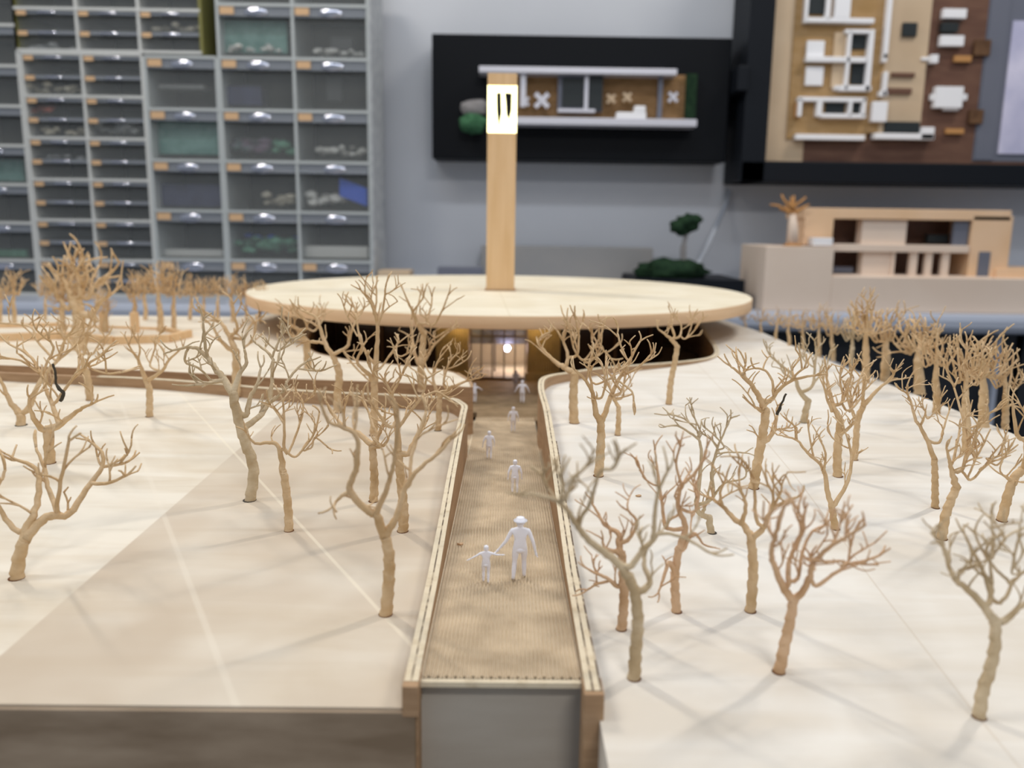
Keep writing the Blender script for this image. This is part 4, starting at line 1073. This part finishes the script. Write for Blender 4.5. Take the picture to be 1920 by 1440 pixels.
def tree(seed, base, trunk, branches, wpx, label, fn=z_right, m='bark', dens=1.0, tw_len=1.0, group=None, cap=False, dark=None, tdepth=1, stain=True):
    """base and all branch points in photo pixels; every branch leans a little nearer or farther than the trunk"""
    rnd = random.Random(seed)
    b3 = GP(base[0], base[1], fn); d0 = b3.y
    mmpx = d0 / F                       # millimetres per pixel there
    R0 = wpx * mmpx * 1.04 / 2
    root = empty('wire_tree', b3, label, 'model tree', group)
    def PT(p, dy): return PD(p[0], p[1], d0 + dy)
    tp = [b3 + Vector((0, 0, -1.0))] + [PT(p, 0) for p in trunk]
    nodes = [(p, 0.0, k) for k, p in enumerate([base] + list(trunk))]
    tl = sum((a - b).length for a, b in zip(tp, tp[1:]))
    fine = smooth_line(tp, max(5, int(tl / (len(tp) - 1) / (0.34 * R0))) if wpx > 10 else 6)
    fine = [p + Vector((rnd.uniform(-1, 1), rnd.uniform(-1, 1), 0)) * R0 * 0.03 for p in fine]
    n = len(fine)
    rads = [R0 * (1.18 if i == 0 else 1.0) * (1 - 0.22 * i / n) for i in range(n)]
    sides = 18 if wpx > 11 else 9
    MB().tube(fine, rads, sides, amp=0.28, wrap=rnd.choice((-1, 1)) * 2 * PI / (rnd.uniform(1.9, 2.8) * R0)).build('trunk', m, root)
    MB().blob(fine[-1], rads[-1] * 1.02, seed, amp=0.15, sub=2).build('branch_knot', m, root)
    if stain:
        MB().cyl(b3.x, b3.y, b3.z - 0.4, b3.z + 0.12, R0 * (1.22 if cap else 1.12), 12).build('drill_hole', 'stain' if not cap else 'wire_dark', root)
    used = [(Vector((p[0], p[1])), 0.0, R0 * (0.95 if k else 1.0)) for p, _, k in nodes]
    for bi, br in enumerate(branches):
        mbk = MB()
        s0 = Vector(br[0])
        src = min(used, key=lambda u: (u[0] - s0).length)
        lean = src[1]; slope = rnd.uniform(-0.55, 0.55)
        pts_px = [src[0]] + [Vector(p) for p in br]
        if (pts_px[0] - pts_px[1]).length < 2: pts_px = pts_px[1:]
        P3 = []; dy = src[1]; last = pts_px[0]
        rstart = min(src[2] * 0.80, R0 * (0.80 if bi == 0 else 0.66))
        for p in pts_px:
            dy += (p - last).length * mmpx * slope; last = p
            P3.append(PT(p, dy)); used.append((p.copy(), dy, 0)) if False else None
        tot = sum((a - b).length for a, b in zip(P3, P3[1:]))
        rend = max(R0 * 0.20, 0.24 * (d0 / 300) ** 0.35)
        arc = 0; rs = [rstart]
        for a, b in zip(P3, P3[1:]):
            arc += (a - b).length; rs.append(rstart + (rend - rstart) * (arc / tot) ** 0.8)
        for p, q, r in zip(pts_px, P3, rs): used.append((p.copy(), q.y - d0, r))
        fine = smooth_line(P3, 5)
        nf = len(fine)
        fr_ = []
        for i in range(nf):
            t = i / (nf - 1) * (len(rs) - 1); k = min(int(t), len(rs) - 2); fr_.append(rs[k] + (rs[k + 1] - rs[k]) * (t - k))
        fine = [p + Vector((rnd.uniform(-1, 1), rnd.uniform(-1, 1), rnd.uniform(-1, 1))) * r * 0.22 for p, r in zip(fine, fr_)]
        mbk.tube(fine, fr_, 10 if wpx > 11 else 6, amp=0.24, wrap=2 * PI / (3.2 * rstart))
        # twigs
        L0 = 5.6 * tw_len * R0 / 1.6
        cnt = max(2, int(dens * tot / (3.4 * R0)))
        for k in range(cnt):
            t = 0.30 + 0.68 * (k + rnd.random() * 0.8) / cnt
            i = min(int(t * (nf - 1)), nf - 2)
            tg = (fine[i + 1] - fine[i]).normalized()
            side = Vector((rnd.uniform(-1, 1), rnd.uniform(-1, 1), rnd.uniform(-0.2, 1.0))).normalized()
            twig(mbk, fine[i], tg * 0.7 + side * 0.9, L0 * rnd.uniform(0.7, 1.5), rend * 0.95, rnd, tdepth)
        for k in range(2):
            tg = (fine[-1] - fine[-3]).normalized()
            side = Vector((rnd.uniform(-1, 1), rnd.uniform(-1, 1), rnd.uniform(-0.4, 0.8))).normalized()
            twig(mbk, fine[-1], tg + side * 0.6, L0 * rnd.uniform(0.6, 1.1), rend * 0.95, rnd, 0)
        mbk.build('branch', m, root)
    if dark:
        P3 = smooth_line([PT(p, -1.5) for p in dark], 5)
        MB().tube(P3, [rend * 1.5] * (len(P3) // 2) + [rend] * (len(P3) - len(P3) // 2), 6, twist=2, amp=0.3).build('bare_wire', 'wire_dark', root)
    return root

L = z_left; Rr = z_right; Fz = z_far
T = [
 # ---- left foreground and middle
 (1, (31, 1084), [(35, 1050), (46, 1012)], [[(89, 969), (129, 964), (169, 907), (191, 875), (191, 849), (169, 827)], [(191, 875), (215, 872), (235, 868)], [(169, 907), (205, 905), (233, 893)],
      [(107, 962), (89, 911), (84, 880), (67, 840)], [(107, 948), (113, 905), (120, 875), (129, 827)], [(49, 993), (69, 947), (71, 889), (50, 868), (22, 862)], [(31, 995), (0, 955), (-8, 920), (4, 898), (10, 880)]],
      27, 'blurred tree at the lower left edge with branch loops reaching right', L, 'bark', 0.35),
 (2, (93, 868), [(92, 840), (90, 805)], [[(111, 797), (142, 773), (160, 762), (174, 757)], [(98, 760), (87, 733), (79, 704), (53, 665), (18, 646)], [(106, 752), (132, 717), (169, 680), (193, 665)],
      [(169, 690), (200, 700), (227, 698)], [(79, 704), (88, 680), (100, 655), (92, 635)], [(76, 802), (57, 770), (55, 745)], [(79, 704), (40, 676), (3, 672)], [(130, 720), (142, 700), (158, 690)]],
      21, 'double-trunk tree with a blackened wire, behind the lower left tree', L, 'bark', 0.7, dict(dark=[(113, 752), (119, 738), (106, 722), (104, 700), (99, 682)])),
 (3, (40, 797), [(38, 776)], [[(21, 757), (5, 722), (-6, 700)], [(53, 765), (76, 715), (106, 678), (142, 649), (160, 630)], [(106, 678), (120, 640), (135, 620)], [(106, 678), (70, 640), (60, 615), (35, 608), (0, 606)], [(70, 640), (110, 615), (122, 640)]],
      18, 'V-forked tree with a dark foot near the left picture edge', L, 'bark', 0.6, dict(cap=True)),
 (4, (280, 781), [(280, 731), (274, 714)], [[(259, 675), (245, 654), (237, 636)], [(303, 696), (317, 675), (343, 651)], [(282, 686), (290, 655), (297, 628)], [(259, 675), (262, 650), (252, 630)]],
      13, 'short thin tree standing alone in front of the side channel wall', L, 'bark', 0.9),
 (5, (169, 750), [(163, 704), (158, 690)], [[(150, 665), (130, 640), (112, 620)], [(160, 660), (163, 625), (170, 600)], [(172, 665), (190, 640), (205, 625)]],
      14, 'blurred tree by the channel wall, crown over the walled enclosure', L, 'bark', 1.1),
 (6, (468, 938), [(475, 878), (457, 822), (443, 770), (437, 738)], [[(420, 712), (405, 692), (390, 673), (372, 655), (353, 651), (324, 657)], [(389, 668), (384, 640), (381, 601)], [(353, 651), (347, 678), (372, 690), (395, 712)],
      [(460, 802), (491, 775), (507, 744), (510, 700), (510, 670), (480, 643)], [(510, 670), (520, 645), (526, 632)], [(505, 756), (530, 735), (539, 715), (557, 691), (575, 678)], [(557, 691), (580, 694), (602, 695)],
      [(461, 778), (470, 745), (483, 717), (489, 690)], [(436, 738), (450, 700), (462, 680), (458, 655)], [(420, 712), (395, 718), (365, 722)], [(520, 658), (540, 648), (550, 642)]],
      21, 'large greyish spiral-wrapped tree with a twisted trunk, left of the lower channel corner', L, 'bark_grey', 0.62, dict(cap=True)),
 (7, (542, 995), [(540, 950), (534, 900), (531, 884)], [[(523, 839), (505, 830), (478, 831), (462, 812)], [(532, 840), (533, 797), (531, 757), (525, 740)], [(552, 857), (570, 840), (590, 810), (599, 773)], [(570, 845), (585, 838), (591, 820), (615, 839)],
      [(533, 797), (520, 775), (508, 760)], [(540, 850), (555, 815), (565, 780), (568, 755), (556, 735)], [(568, 755), (590, 740)]],
      17, 'slender tree right beside the greyish spiral-wrapped tree', L, 'bark', 0.7),
 (8, (723, 1152), [(729, 1090), (729, 1037), (721, 1004)], [[(706, 966), (691, 959), (657, 921), (662, 895), (669, 870), (669, 820), (640, 800), (616, 790), (601, 756)], [(663, 812), (668, 790), (669, 764)], [(705, 962), (720, 930), (732, 895), (740, 860), (744, 820), (747, 771)],
      [(735, 985), (747, 960), (760, 915), (785, 880), (822, 850), (845, 824)], [(768, 905), (770, 865), (778, 835), (785, 809), (800, 771)], [(657, 921), (640, 930), (628, 944)]],
      25, 'blurred front tree with a spiral trunk, nearest on the left of the ramp', L, 'bark', 0.28),
 (9, (755, 996), [(757, 959), (751, 895), (747, 850)], [[(744, 790), (735, 740), (720, 715)], [(748, 800), (770, 770), (790, 745), (800, 710)], [(730, 800), (705, 770), (690, 745)], [(765, 850), (783, 815), (795, 790), (800, 760)],
      [(735, 740), (750, 710), (760, 690)], [(790, 745), (815, 735), (830, 740)], [(720, 715), (700, 700), (690, 680)]],
      20, 'bushy tree with a brown glue spot, just behind the blurred front tree', L, 'bark', 1.2),
 (10, (700, 940), [(702, 900), (700, 862), (698, 836)], [[(672, 812), (646, 801), (627, 779), (609, 749)], [(710, 815), (720, 790), (722, 765)], [(646, 801), (645, 770), (656, 735)], [(700, 800), (690, 770), (680, 745)], [(719, 835), (730, 818)]],
      17, 'double-stemmed tree left of the bushy tree, one limb reaching far left', L, 'bark', 0.6, dict(cap=False)),
 (11, (633, 773), [(633, 740), (636, 706), (632, 684)], [[(622, 665), (610, 644), (600, 615), (592, 595), (562, 580)], [(650, 651), (658, 625), (665, 607), (681, 580)], [(645, 660), (668, 690), (690, 712)], [(600, 615), (585, 605), (570, 600)], [(665, 607), (668, 590), (662, 570)], [(610, 644), (590, 640), (575, 640)]],
      16, 'pale Y-forked tree in front of the left end of the round pavilion', L, 'bark', 0.5),
 (12, (701, 816), [(702, 770), (702, 717)], [[(706, 660), (708, 612), (700, 578), (690, 560), (676, 543)], [(708, 612), (718, 580), (723, 538)], [(702, 590), (706, 560), (705, 535)], [(700, 680), (680, 650), (672, 620), (668, 600)], [(712, 690), (735, 660), (748, 640)], [(670, 630), (655, 600), (645, 575)], [(735, 660), (752, 668), (768, 660)], [(690, 700), (670, 680), (680, 650)]],
      16, 'tall tree whose thin tips rise above the disc roof edge at left', L, 'bark', 0.6),
 (13, (821, 807), [(823, 775), (824, 746)], [[(840, 730), (853, 723), (882, 712), (899, 709)], [(876, 712), (890, 700), (901, 693)], [(815, 722), (812, 705), (820, 680), (832, 662)], [(832, 720), (838, 691), (848, 672), (862, 660)], [(842, 691), (860, 684), (872, 676)], [(812, 705), (800, 690), (795, 670)], [(805, 715), (785, 700), (770, 690)]],
      12, 'small bushy tree in the corner where the side channel meets the ramp', L, 'bark', 1.0, dict(cap=True)),
 (14, (790, 735), [(789, 700), (791, 665), (795, 625)], [[(782, 605), (774, 585), (760, 554)], [(798, 605), (808, 575), (810, 556)], [(812, 610), (828, 585), (840, 554)], [(774, 585), (785, 570), (795, 556)], [(789, 690), (780, 672), (774, 640), (772, 600)], [(790, 685), (802, 668), (816, 645), (842, 622)], [(808, 640), (830, 625), (845, 618)]],
      14, 'tree before the slatted wall, its fan of tips over the roof left of the tower', Fz, 'bark', 0.8),
 (15, (578, 693), [(576, 665), (574, 640)], [[(560, 620), (540, 605), (530, 595)], [(575, 615), (570, 598), (560, 585)], [(590, 620), (605, 600), (610, 590)], [(556, 632), (536, 622)]],
      15, 'blurred tree before the dark left opening of the pavilion', Fz, 'bark', 0.9),
 (16, (443, 745), [(443, 700), (443, 660)], [[(430, 630), (415, 605), (400, 595), (385, 585)], [(455, 635), (470, 610), (485, 600)], [(445, 620), (440, 595), (437, 570)], [(425, 650), (408, 630), (400, 612)], [(460, 650), (475, 632), (480, 612)]],
      17, 'blurred tree behind the greyish spiral tree, left of the roof end', L, 'bark', 0.8),
 (17, (148, 656), [(149, 635), (148, 612), (147, 590)], [[(135, 560), (125, 535), (118, 520)], [(150, 555), (148, 530), (142, 512)], [(165, 560), (178, 535), (190, 522)], [(128, 580), (112, 560), (100, 545)], [(170, 590), (185, 570), (200, 556)], [(158, 540), (165, 520), (160, 508)]],
      26, 'stout blurred tree rising in front of the walled enclosure', Fz, 'bark', 1.5),
 # ---- right side
 (31, (1189, 1272), [(1192, 1220), (1196, 1165), (1190, 1110), (1178, 1080)], [[(1165, 1062), (1140, 1040), (1111, 1019), (1085, 990), (1067, 961), (1045, 940), (1010, 928), (978, 927)], [(1090, 970), (1103, 950), (1115, 915), (1126, 883), (1150, 878), (1162, 855)], [(1062, 935), (1070, 905), (1101, 873)],
      [(1185, 1060), (1205, 1030), (1225, 1008), (1228, 960), (1235, 920), (1252, 883)], [(1224, 1005), (1250, 1000), (1290, 1012), (1330, 1036)], [(1198, 1110), (1218, 1092), (1208, 1058), (1212, 1030), (1226, 1015)], [(1045, 940), (1028, 915), (1018, 893)], [(1050, 940), (1055, 910), (1052, 895)]],
      26, 'large blurred greenish-grey tree leaning over the ramp wall, front right', Rr, 'bark_grey', 0.22),
 (32, (1165, 1180), [(1170, 1126), (1168, 1075), (1166, 1040)], [[(1160, 1020), (1160, 1000), (1135, 985), (1120, 960), (1111, 946)], [(1158, 1035), (1135, 1028), (1130, 1012)], [(1160, 1100), (1140, 1085), (1118, 1075), (1101, 1066)], [(1140, 1090), (1120, 1095), (1101, 1106)], [(1180, 1010), (1194, 980), (1180, 960), (1174, 955)]],
      20, 'pinkish tree standing partly behind the large greenish-grey tree', Rr, 'bark_pink', 0.35),
 (33, (1269, 1147), [(1266, 1110), (1266, 1077), (1272, 1030)], [[(1285, 990), (1272, 951), (1278, 912), (1300, 890), (1315, 868), (1325, 840)], [(1250, 990), (1242, 951), (1233, 883), (1228, 844)], [(1233, 910), (1212, 900), (1199, 878)], [(1255, 1055), (1240, 1095), (1235, 1110)], [(1300, 960), (1310, 930), (1300, 905)], [(1278, 912), (1268, 870), (1275, 838)], [(1280, 1030), (1300, 1000), (1318, 1020)], [(1255, 975), (1275, 960), (1265, 930)]],
      19, 'pinkish many-branched tree right of the large greenish-grey tree', Rr, 'bark_pink', 0.55),
 (34, (1335, 999), [(1331, 985), (1330, 970)], [[(1315, 965), (1306, 948), (1312, 900), (1315, 850), (1310, 825), (1291, 810), (1270, 798), (1247, 800)], [(1310, 812), (1290, 790), (1272, 781), (1256, 777)], [(1312, 805), (1303, 785), (1300, 770)], [(1337, 932), (1335, 883), (1344, 844), (1356, 815), (1369, 786)], [(1344, 922), (1360, 905), (1393, 898), (1400, 885)],
      [(1345, 850), (1370, 848), (1396, 849)], [(1358, 838), (1338, 815), (1323, 803)], [(1320, 955), (1327, 930), (1333, 900)]],
      15, 'leaning tree with black-striped foot and dark bare tips, middle right', Rr, 'bark_grey', 0.4, dict(cap=True)),
 (35, (1407, 1146), [(1412, 1077), (1411, 1040), (1408, 1009)], [[(1395, 985), (1378, 975), (1355, 950), (1335, 935), (1315, 927)], [(1392, 980), (1398, 945), (1385, 915), (1369, 905)], [(1432, 990), (1446, 956), (1470, 942), (1495, 932)], [(1417, 970), (1415, 920), (1405, 880), (1388, 859)], [(1446, 956), (1450, 930), (1438, 905)], [(1446, 956), (1465, 920), (1462, 905)], [(1355, 950), (1350, 925), (1360, 900)]],
      21, 'upright tree with spiky crown, left of the smooth leaning tree', Rr, 'bark', 0.65),
 (36, (1460, 1260), [(1470, 1215), (1480, 1170), (1488, 1125)], [[(1472, 1105), (1455, 1070), (1446, 1037), (1452, 1010), (1460, 986), (1470, 950)], [(1478, 1090), (1480, 1050), (1496, 1018), (1505, 985), (1510, 954)], [(1500, 1010), (1508, 985), (1487, 940)], [(1495, 1085), (1503, 1040), (1520, 1000), (1545, 985)], [(1505, 1108), (1519, 1080), (1525, 1055), (1560, 1023), (1590, 1005), (1620, 986)],
      [(1530, 1098), (1569, 1073), (1590, 1058), (1620, 1052), (1650, 1041)], [(1590, 1055), (1595, 1025), (1600, 1003)], [(1505, 1040), (1515, 1050), (1520, 1045)], [(1452, 1010), (1440, 990), (1432, 975)], [(1560, 1023), (1570, 1000), (1575, 980)], [(1600, 1058), (1575, 1052), (1548, 1054)]],
      24, 'smooth leaning tree with wide open crown at the lower right', Rr, 'bark_pink', 0.5),
 (37, (1836, 1345), [(1842, 1298), (1857, 1252), (1866, 1206), (1865, 1165)], [[(1845, 1138), (1815, 1105), (1795, 1090), (1780, 1064), (1778, 1040), (1755, 1010)], [(1780, 1064), (1772, 1040), (1765, 1020)], [(1858, 1120), (1845, 1075), (1826, 1037), (1808, 1000)], [(1860, 1101), (1857, 1060), (1850, 1030)],
      [(1875, 1130), (1895, 1098), (1870, 1070), (1850, 1045), (1835, 1018), (1828, 1000)], [(1895, 1098), (1918, 1073), (1940, 1055)], [(1880, 1165), (1905, 1145), (1930, 1120), (1940, 1090)], [(1862, 1045), (1862, 1010), (1858, 963)], [(1870, 1030), (1890, 1005), (1930, 985)], [(1898, 1075), (1903, 1040), (1910, 1010)], [(1800, 1070), (1818, 1066)]],
      26, 'blurred dark-tipped tree in the lower right corner', Rr, 'bark_grey', 0.32),
 (38, (1754, 952), [(1753, 900), (1752, 862)], [[(1739, 826), (1725, 800), (1716, 785), (1704, 743), (1689, 731)], [(1704, 745), (1700, 727), (1708, 705)], [(1761, 830), (1770, 800), (1780, 770)], [(1725, 800), (1735, 775), (1730, 765)], [(1740, 785), (1755, 768), (1765, 745)]],
      14, 'slim tree with wide V crown, left of the two tangled right-edge trees', Rr, 'bark', 0.7),
 (39, (1766, 1010), [(1772, 970), (1782, 940), (1793, 915)], [[(1785, 885), (1780, 862), (1775, 840)], [(1803, 881), (1812, 850), (1812, 826), (1807, 790), (1789, 727)], [(1820, 900), (1840, 880), (1858, 862), (1888, 849)], [(1808, 870), (1825, 830), (1835, 790)], [(1815, 895), (1830, 860), (1845, 830)], [(1812, 826), (1835, 800), (1850, 780), (1870, 765)], [(1785, 870), (1795, 830), (1800, 805)], [(1850, 860), (1870, 872), (1890, 845)]],
      19, 'tangled bushy tree with a leaning trunk near the right edge', Rr, 'bark', 1.25),
 (40, (1878, 976), [(1888, 935), (1903, 895), (1922, 878)], [[(1925, 830), (1907, 815), (1898, 752)], [(1898, 900), (1880, 890)], [(1940, 850), (1930, 790), (1915, 765)], [(1930, 870), (1950, 850)]],
      19, 'leaning tree cut by the right picture edge', Rr, 'bark', 0.5),
 (41, (1567, 992), [(1563, 972), (1560, 952)], [[(1551, 917), (1542, 876), (1514, 849), (1495, 826), (1470, 818), (1457, 815)], [(1525, 858), (1518, 820), (1515, 795)], [(1544, 885), (1548, 850), (1535, 820)], [(1575, 930), (1590, 900), (1597, 862), (1590, 826), (1580, 800)], [(1590, 840), (1560, 820), (1552, 795)], [(1492, 822), (1490, 800), (1478, 790)]],
      15, 'narrow tree with two long side limbs in the middle of the right terrace', Rr, 'bark', 0.8),
 (42, (1571, 893), [(1570, 850), (1573, 815), (1576, 790)], [[(1562, 760), (1555, 730), (1548, 700)], [(1578, 755), (1590, 725), (1598, 695)], [(1590, 770), (1615, 745), (1625, 715)], [(1560, 770), (1552, 750), (1545, 725)], [(1580, 740), (1575, 710), (1580, 690)], [(1595, 770), (1600, 740), (1620, 690)], [(1573, 815), (1595, 800)]],
      17, 'bushy upright tree behind the narrow two-limbed tree', Rr, 'bark', 1.1),
 (43, (1602, 862), [(1605, 825), (1608, 790), (1618, 762)], [[(1635, 742), (1657, 721), (1675, 712), (1692, 711)], [(1657, 721), (1670, 708), (1682, 692)], [(1618, 745), (1620, 715), (1630, 690)], [(1600, 775), (1590, 750), (1585, 725)]],
      13, 'tree with one limb pointing right, directly right of the bushy upright tree', Rr, 'bark', 0.6),
 (44, (1413, 915), [(1418, 881), (1428, 825), (1434, 790), (1436, 770)], [[(1426, 752), (1418, 735), (1398, 709), (1385, 698), (1370, 687)], [(1398, 709), (1395, 695), (1398, 682)], [(1445, 750), (1457, 734), (1482, 715), (1514, 706), (1530, 704)], [(1482, 715), (1495, 700), (1508, 690)], [(1450, 740), (1448, 715), (1435, 695), (1415, 690)], [(1430, 770), (1418, 765), (1414, 762)], [(1439, 825), (1452, 805), (1457, 776)], [(1445, 812), (1458, 805), (1466, 805)]],
      19, 'tall forked tree with one black wire tip, in the centre of the right terrace', Rr, 'bark', 0.5, dict(dark=[(1457, 778), (1464, 760), (1474, 738)])),
 (45, (1507, 792), [(1511, 770), (1516, 752)], [[(1500, 735), (1488, 705), (1465, 685), (1445, 668), (1438, 655)], [(1522, 725), (1528, 690), (1530, 660), (1528, 640)], [(1532, 710), (1548, 690), (1555, 665)], [(1490, 712), (1470, 700), (1465, 690)], [(1528, 690), (1508, 675), (1500, 660)]],
      14, 'olive-grey tree with a dark foot on the far part of the right terrace', Rr, 'bark_grey', 0.6, dict(cap=True)),
 (46, (1122, 892), [(1126, 845), (1127, 815), (1126, 790)], [[(1116, 770), (1111, 737), (1095, 710), (1077, 693)], [(1135, 775), (1145, 745), (1165, 703), (1184, 669), (1200, 640)], [(1112, 745), (1108, 715), (1104, 690), (1107, 672)], [(1150, 742), (1165, 735), (1150, 715)], [(1165, 705), (1195, 690), (1220, 665)], [(1128, 745), (1135, 715), (1130, 690)], [(1120, 720), (1145, 710), (1165, 718), (1185, 735), (1188, 752)], [(1180, 680), (1165, 650), (1158, 625)]],
      18, 'sharp tree with split trunk right beside the upper ramp wall', Rr, 'bark', 0.6),
 (47, (1077, 793), [(1075, 755), (1076, 720), (1078, 700)], [[(1060, 690), (1043, 679), (1022, 660), (1009, 645)], [(1065, 670), (1058, 645), (1045, 620)], [(1082, 665), (1085, 630), (1080, 600)], [(1095, 675), (1115, 650), (1130, 620)], [(1075, 650), (1070, 625), (1062, 600)], [(1100, 680), (1120, 665), (1110, 640)], [(1118, 650), (1130, 655), (1145, 672)], [(1020, 655), (1008, 642), (1015, 636)]],
      18, 'stout pale tree in front of the glass entrance, right of the ramp end', Rr, 'bark', 0.9),
 (48, (1158, 816), [(1160, 785), (1160, 764)], [[(1152, 750), (1148, 738), (1143, 725)], [(1167, 745), (1170, 715), (1172, 690)], [(1168, 740), (1180, 720), (1190, 700)]],
      11, 'thin tree half hidden behind the split-trunk tree', Rr, 'bark', 0.5),
 (49, (1254, 758), [(1258, 715), (1265, 680), (1270, 650)], [[(1258, 636), (1245, 625), (1234, 617)], [(1275, 630), (1277, 610), (1270, 597)], [(1285, 635), (1300, 622), (1316, 600)], [(1265, 630), (1260, 612), (1262, 598)], [(1290, 628), (1298, 605), (1300, 595)]],
      12, 'solitary slim tree in front of the dark right opening of the pavilion', Rr, 'bark', 0.9),
]
for t in T:
    seed, base, trunk, brs, wpx, label, fn, m, dens = t[:9]
    kw = t[9] if len(t) > 9 else {}
    tree(seed, base, trunk, brs, wpx, label, fn, m, dens, **kw)

# soft background rows: simple upright trees, each its own object
def auto_tree(seed, base, top, wpx, spread, label, group, fn, m='bark', n=5, dens=1.0):
    rnd = random.Random(seed)
    bx, by = base; hh = by - top
    fork = (bx + rnd.uniform(-3, 3), by - hh * rnd.uniform(0.36, 0.46))
    trunk = [(bx + rnd.uniform(-1.5, 1.5), by - hh * 0.22), fork]
    brs = []
    for k in range(n):
        u = (k + 0.5) / n * 2 - 1
        tx = bx + u * spread + rnd.uniform(-3, 3); ty = top + abs(u) * hh * 0.22 + rnd.uniform(0, hh * 0.1)
        mx_ = fork[0] + (tx - fork[0]) * 0.55; my = fork[1] + (ty - fork[1]) * 0.45
        brs.append([(mx_, my), (tx, ty)])
    brs.sort(key=lambda b: abs(b[1][0] - bx))
    return tree(seed, base, trunk, brs, wpx, label, fn, m, dens, group=group, tdepth=1, stain=False)
gl = 'blurred wire trees along the far-left terrace'
ORD = ['first', 'second', 'third', 'fourth', 'fifth', 'sixth', 'seventh', 'eighth', 'ninth', 'tenth', 'eleventh', 'twelfth', 'thirteenth', 'fourteenth', 'fifteenth', 'sixteenth', 'seventeenth']
xl_ = [26, 84, 118, 150, 178, 196, 252, 272, 300, 326, 356, 380, 408, 436, 462, 488, 0]
for i, (bx, by, top, w_, sp) in enumerate(((26, 606, 514, 9, 22), (84, 600, 520, 6, 24), (118, 622, 524, 12, 22), (150, 622, 508, 13, 26), (178, 606, 528, 7, 20), (196, 624, 560, 9, 14), (252, 622, 516, 10, 24), (272, 600, 512, 8, 22),
        (300, 622, 502, 12, 24), (326, 620, 508, 10, 24), (356, 600, 520, 7, 22), (380, 600, 522, 7, 22), (408, 602, 520, 7, 22), (436, 604, 520, 8, 22), (462, 604, 524, 6, 20), (488, 606, 526, 6, 18), (0, 604, 530, 7, 16))):
    auto_tree(100 + i, (bx, by), top, w_, sp, ORD[sorted(xl_).index(bx)] + ' from the left in the blurred tree row along the far-left terrace', gl, Fz, n=6, dens=1.6)
gr_ = 'blurred wire trees along the far right edge'
for i, (bx, by, top, w_, sp) in enumerate(((1398, 614, 588, 4, 12), (1428, 624, 586, 5, 16), (1455, 636, 590, 6, 18), (1480, 648, 588, 7, 20), (1506, 655, 584, 7, 22), (1536, 668, 580, 8, 24), (1562, 674, 592, 9, 22))):
    auto_tree(200 + i, (bx, by), top, w_, sp, ORD[i] + ' small blurred tree from the roof end along the right site edge', gr_, Rr, n=5, dens=1.5)
gb = 'stout blurred trees on the right edge of the site'
lab = {1598: 'thin grey blurred tree at the right edge, left of the tall blurred one', 1624: 'tall blurred tree at the right edge, tips reaching the beige house model', 1660: 'stout blurred tree with a limb stretching right before the dark cupboard',
       1724: 'stout blurred tree at the right edge with forked crown before the dark cupboard', 1756: 'blurred tree behind the slim V-crowned tree', 1812: 'dense blurred tree behind the tangled right-edge tree', 1845: 'dense blurred tree at the site edge, farther right of the tangled tree', 1885: 'low blurred tree near the right picture edge'}
for i, (bx, by, top, w_, sp, m) in enumerate(((1598, 690, 596, 10, 24, 'bark_grey'), (1624, 718, 566, 15, 34, 'bark'), (1660, 712, 590, 18, 44, 'bark'), (1724, 735, 612, 20, 40, 'bark'), (1756, 775, 622, 15, 46, 'bark'),
        (1812, 850, 625, 17, 52, 'bark'), (1845, 800, 640, 20, 48, 'bark'), (1885, 800, 670, 14, 40, 'bark'))):
    auto_tree(300 + i, (bx, by), top, w_, sp, lab[bx], gb, Rr, m, n=7, dens=1.4)

# crumbs of wood left on the terraces
for i, (px, py, fn, lb) in enumerate(((1197, 931, z_right, 'tiny pinkish wood crumb on the right terrace beside the ramp wall'), (863, 1022, z_path, 'tiny wood splinter lying on the ramp near the left wall break'))):
    p = GP(px, py, (lambda x, y: z_path(y) + 0.5) if fn is z_path else fn)
    MB().blob((p.x, p.y, p.z + 0.35), 0.75, i, (1.4, 0.8, 0.6), 0.8, 2).build('wood_crumb', 'bark_pink', label=lb, cat='crumb')
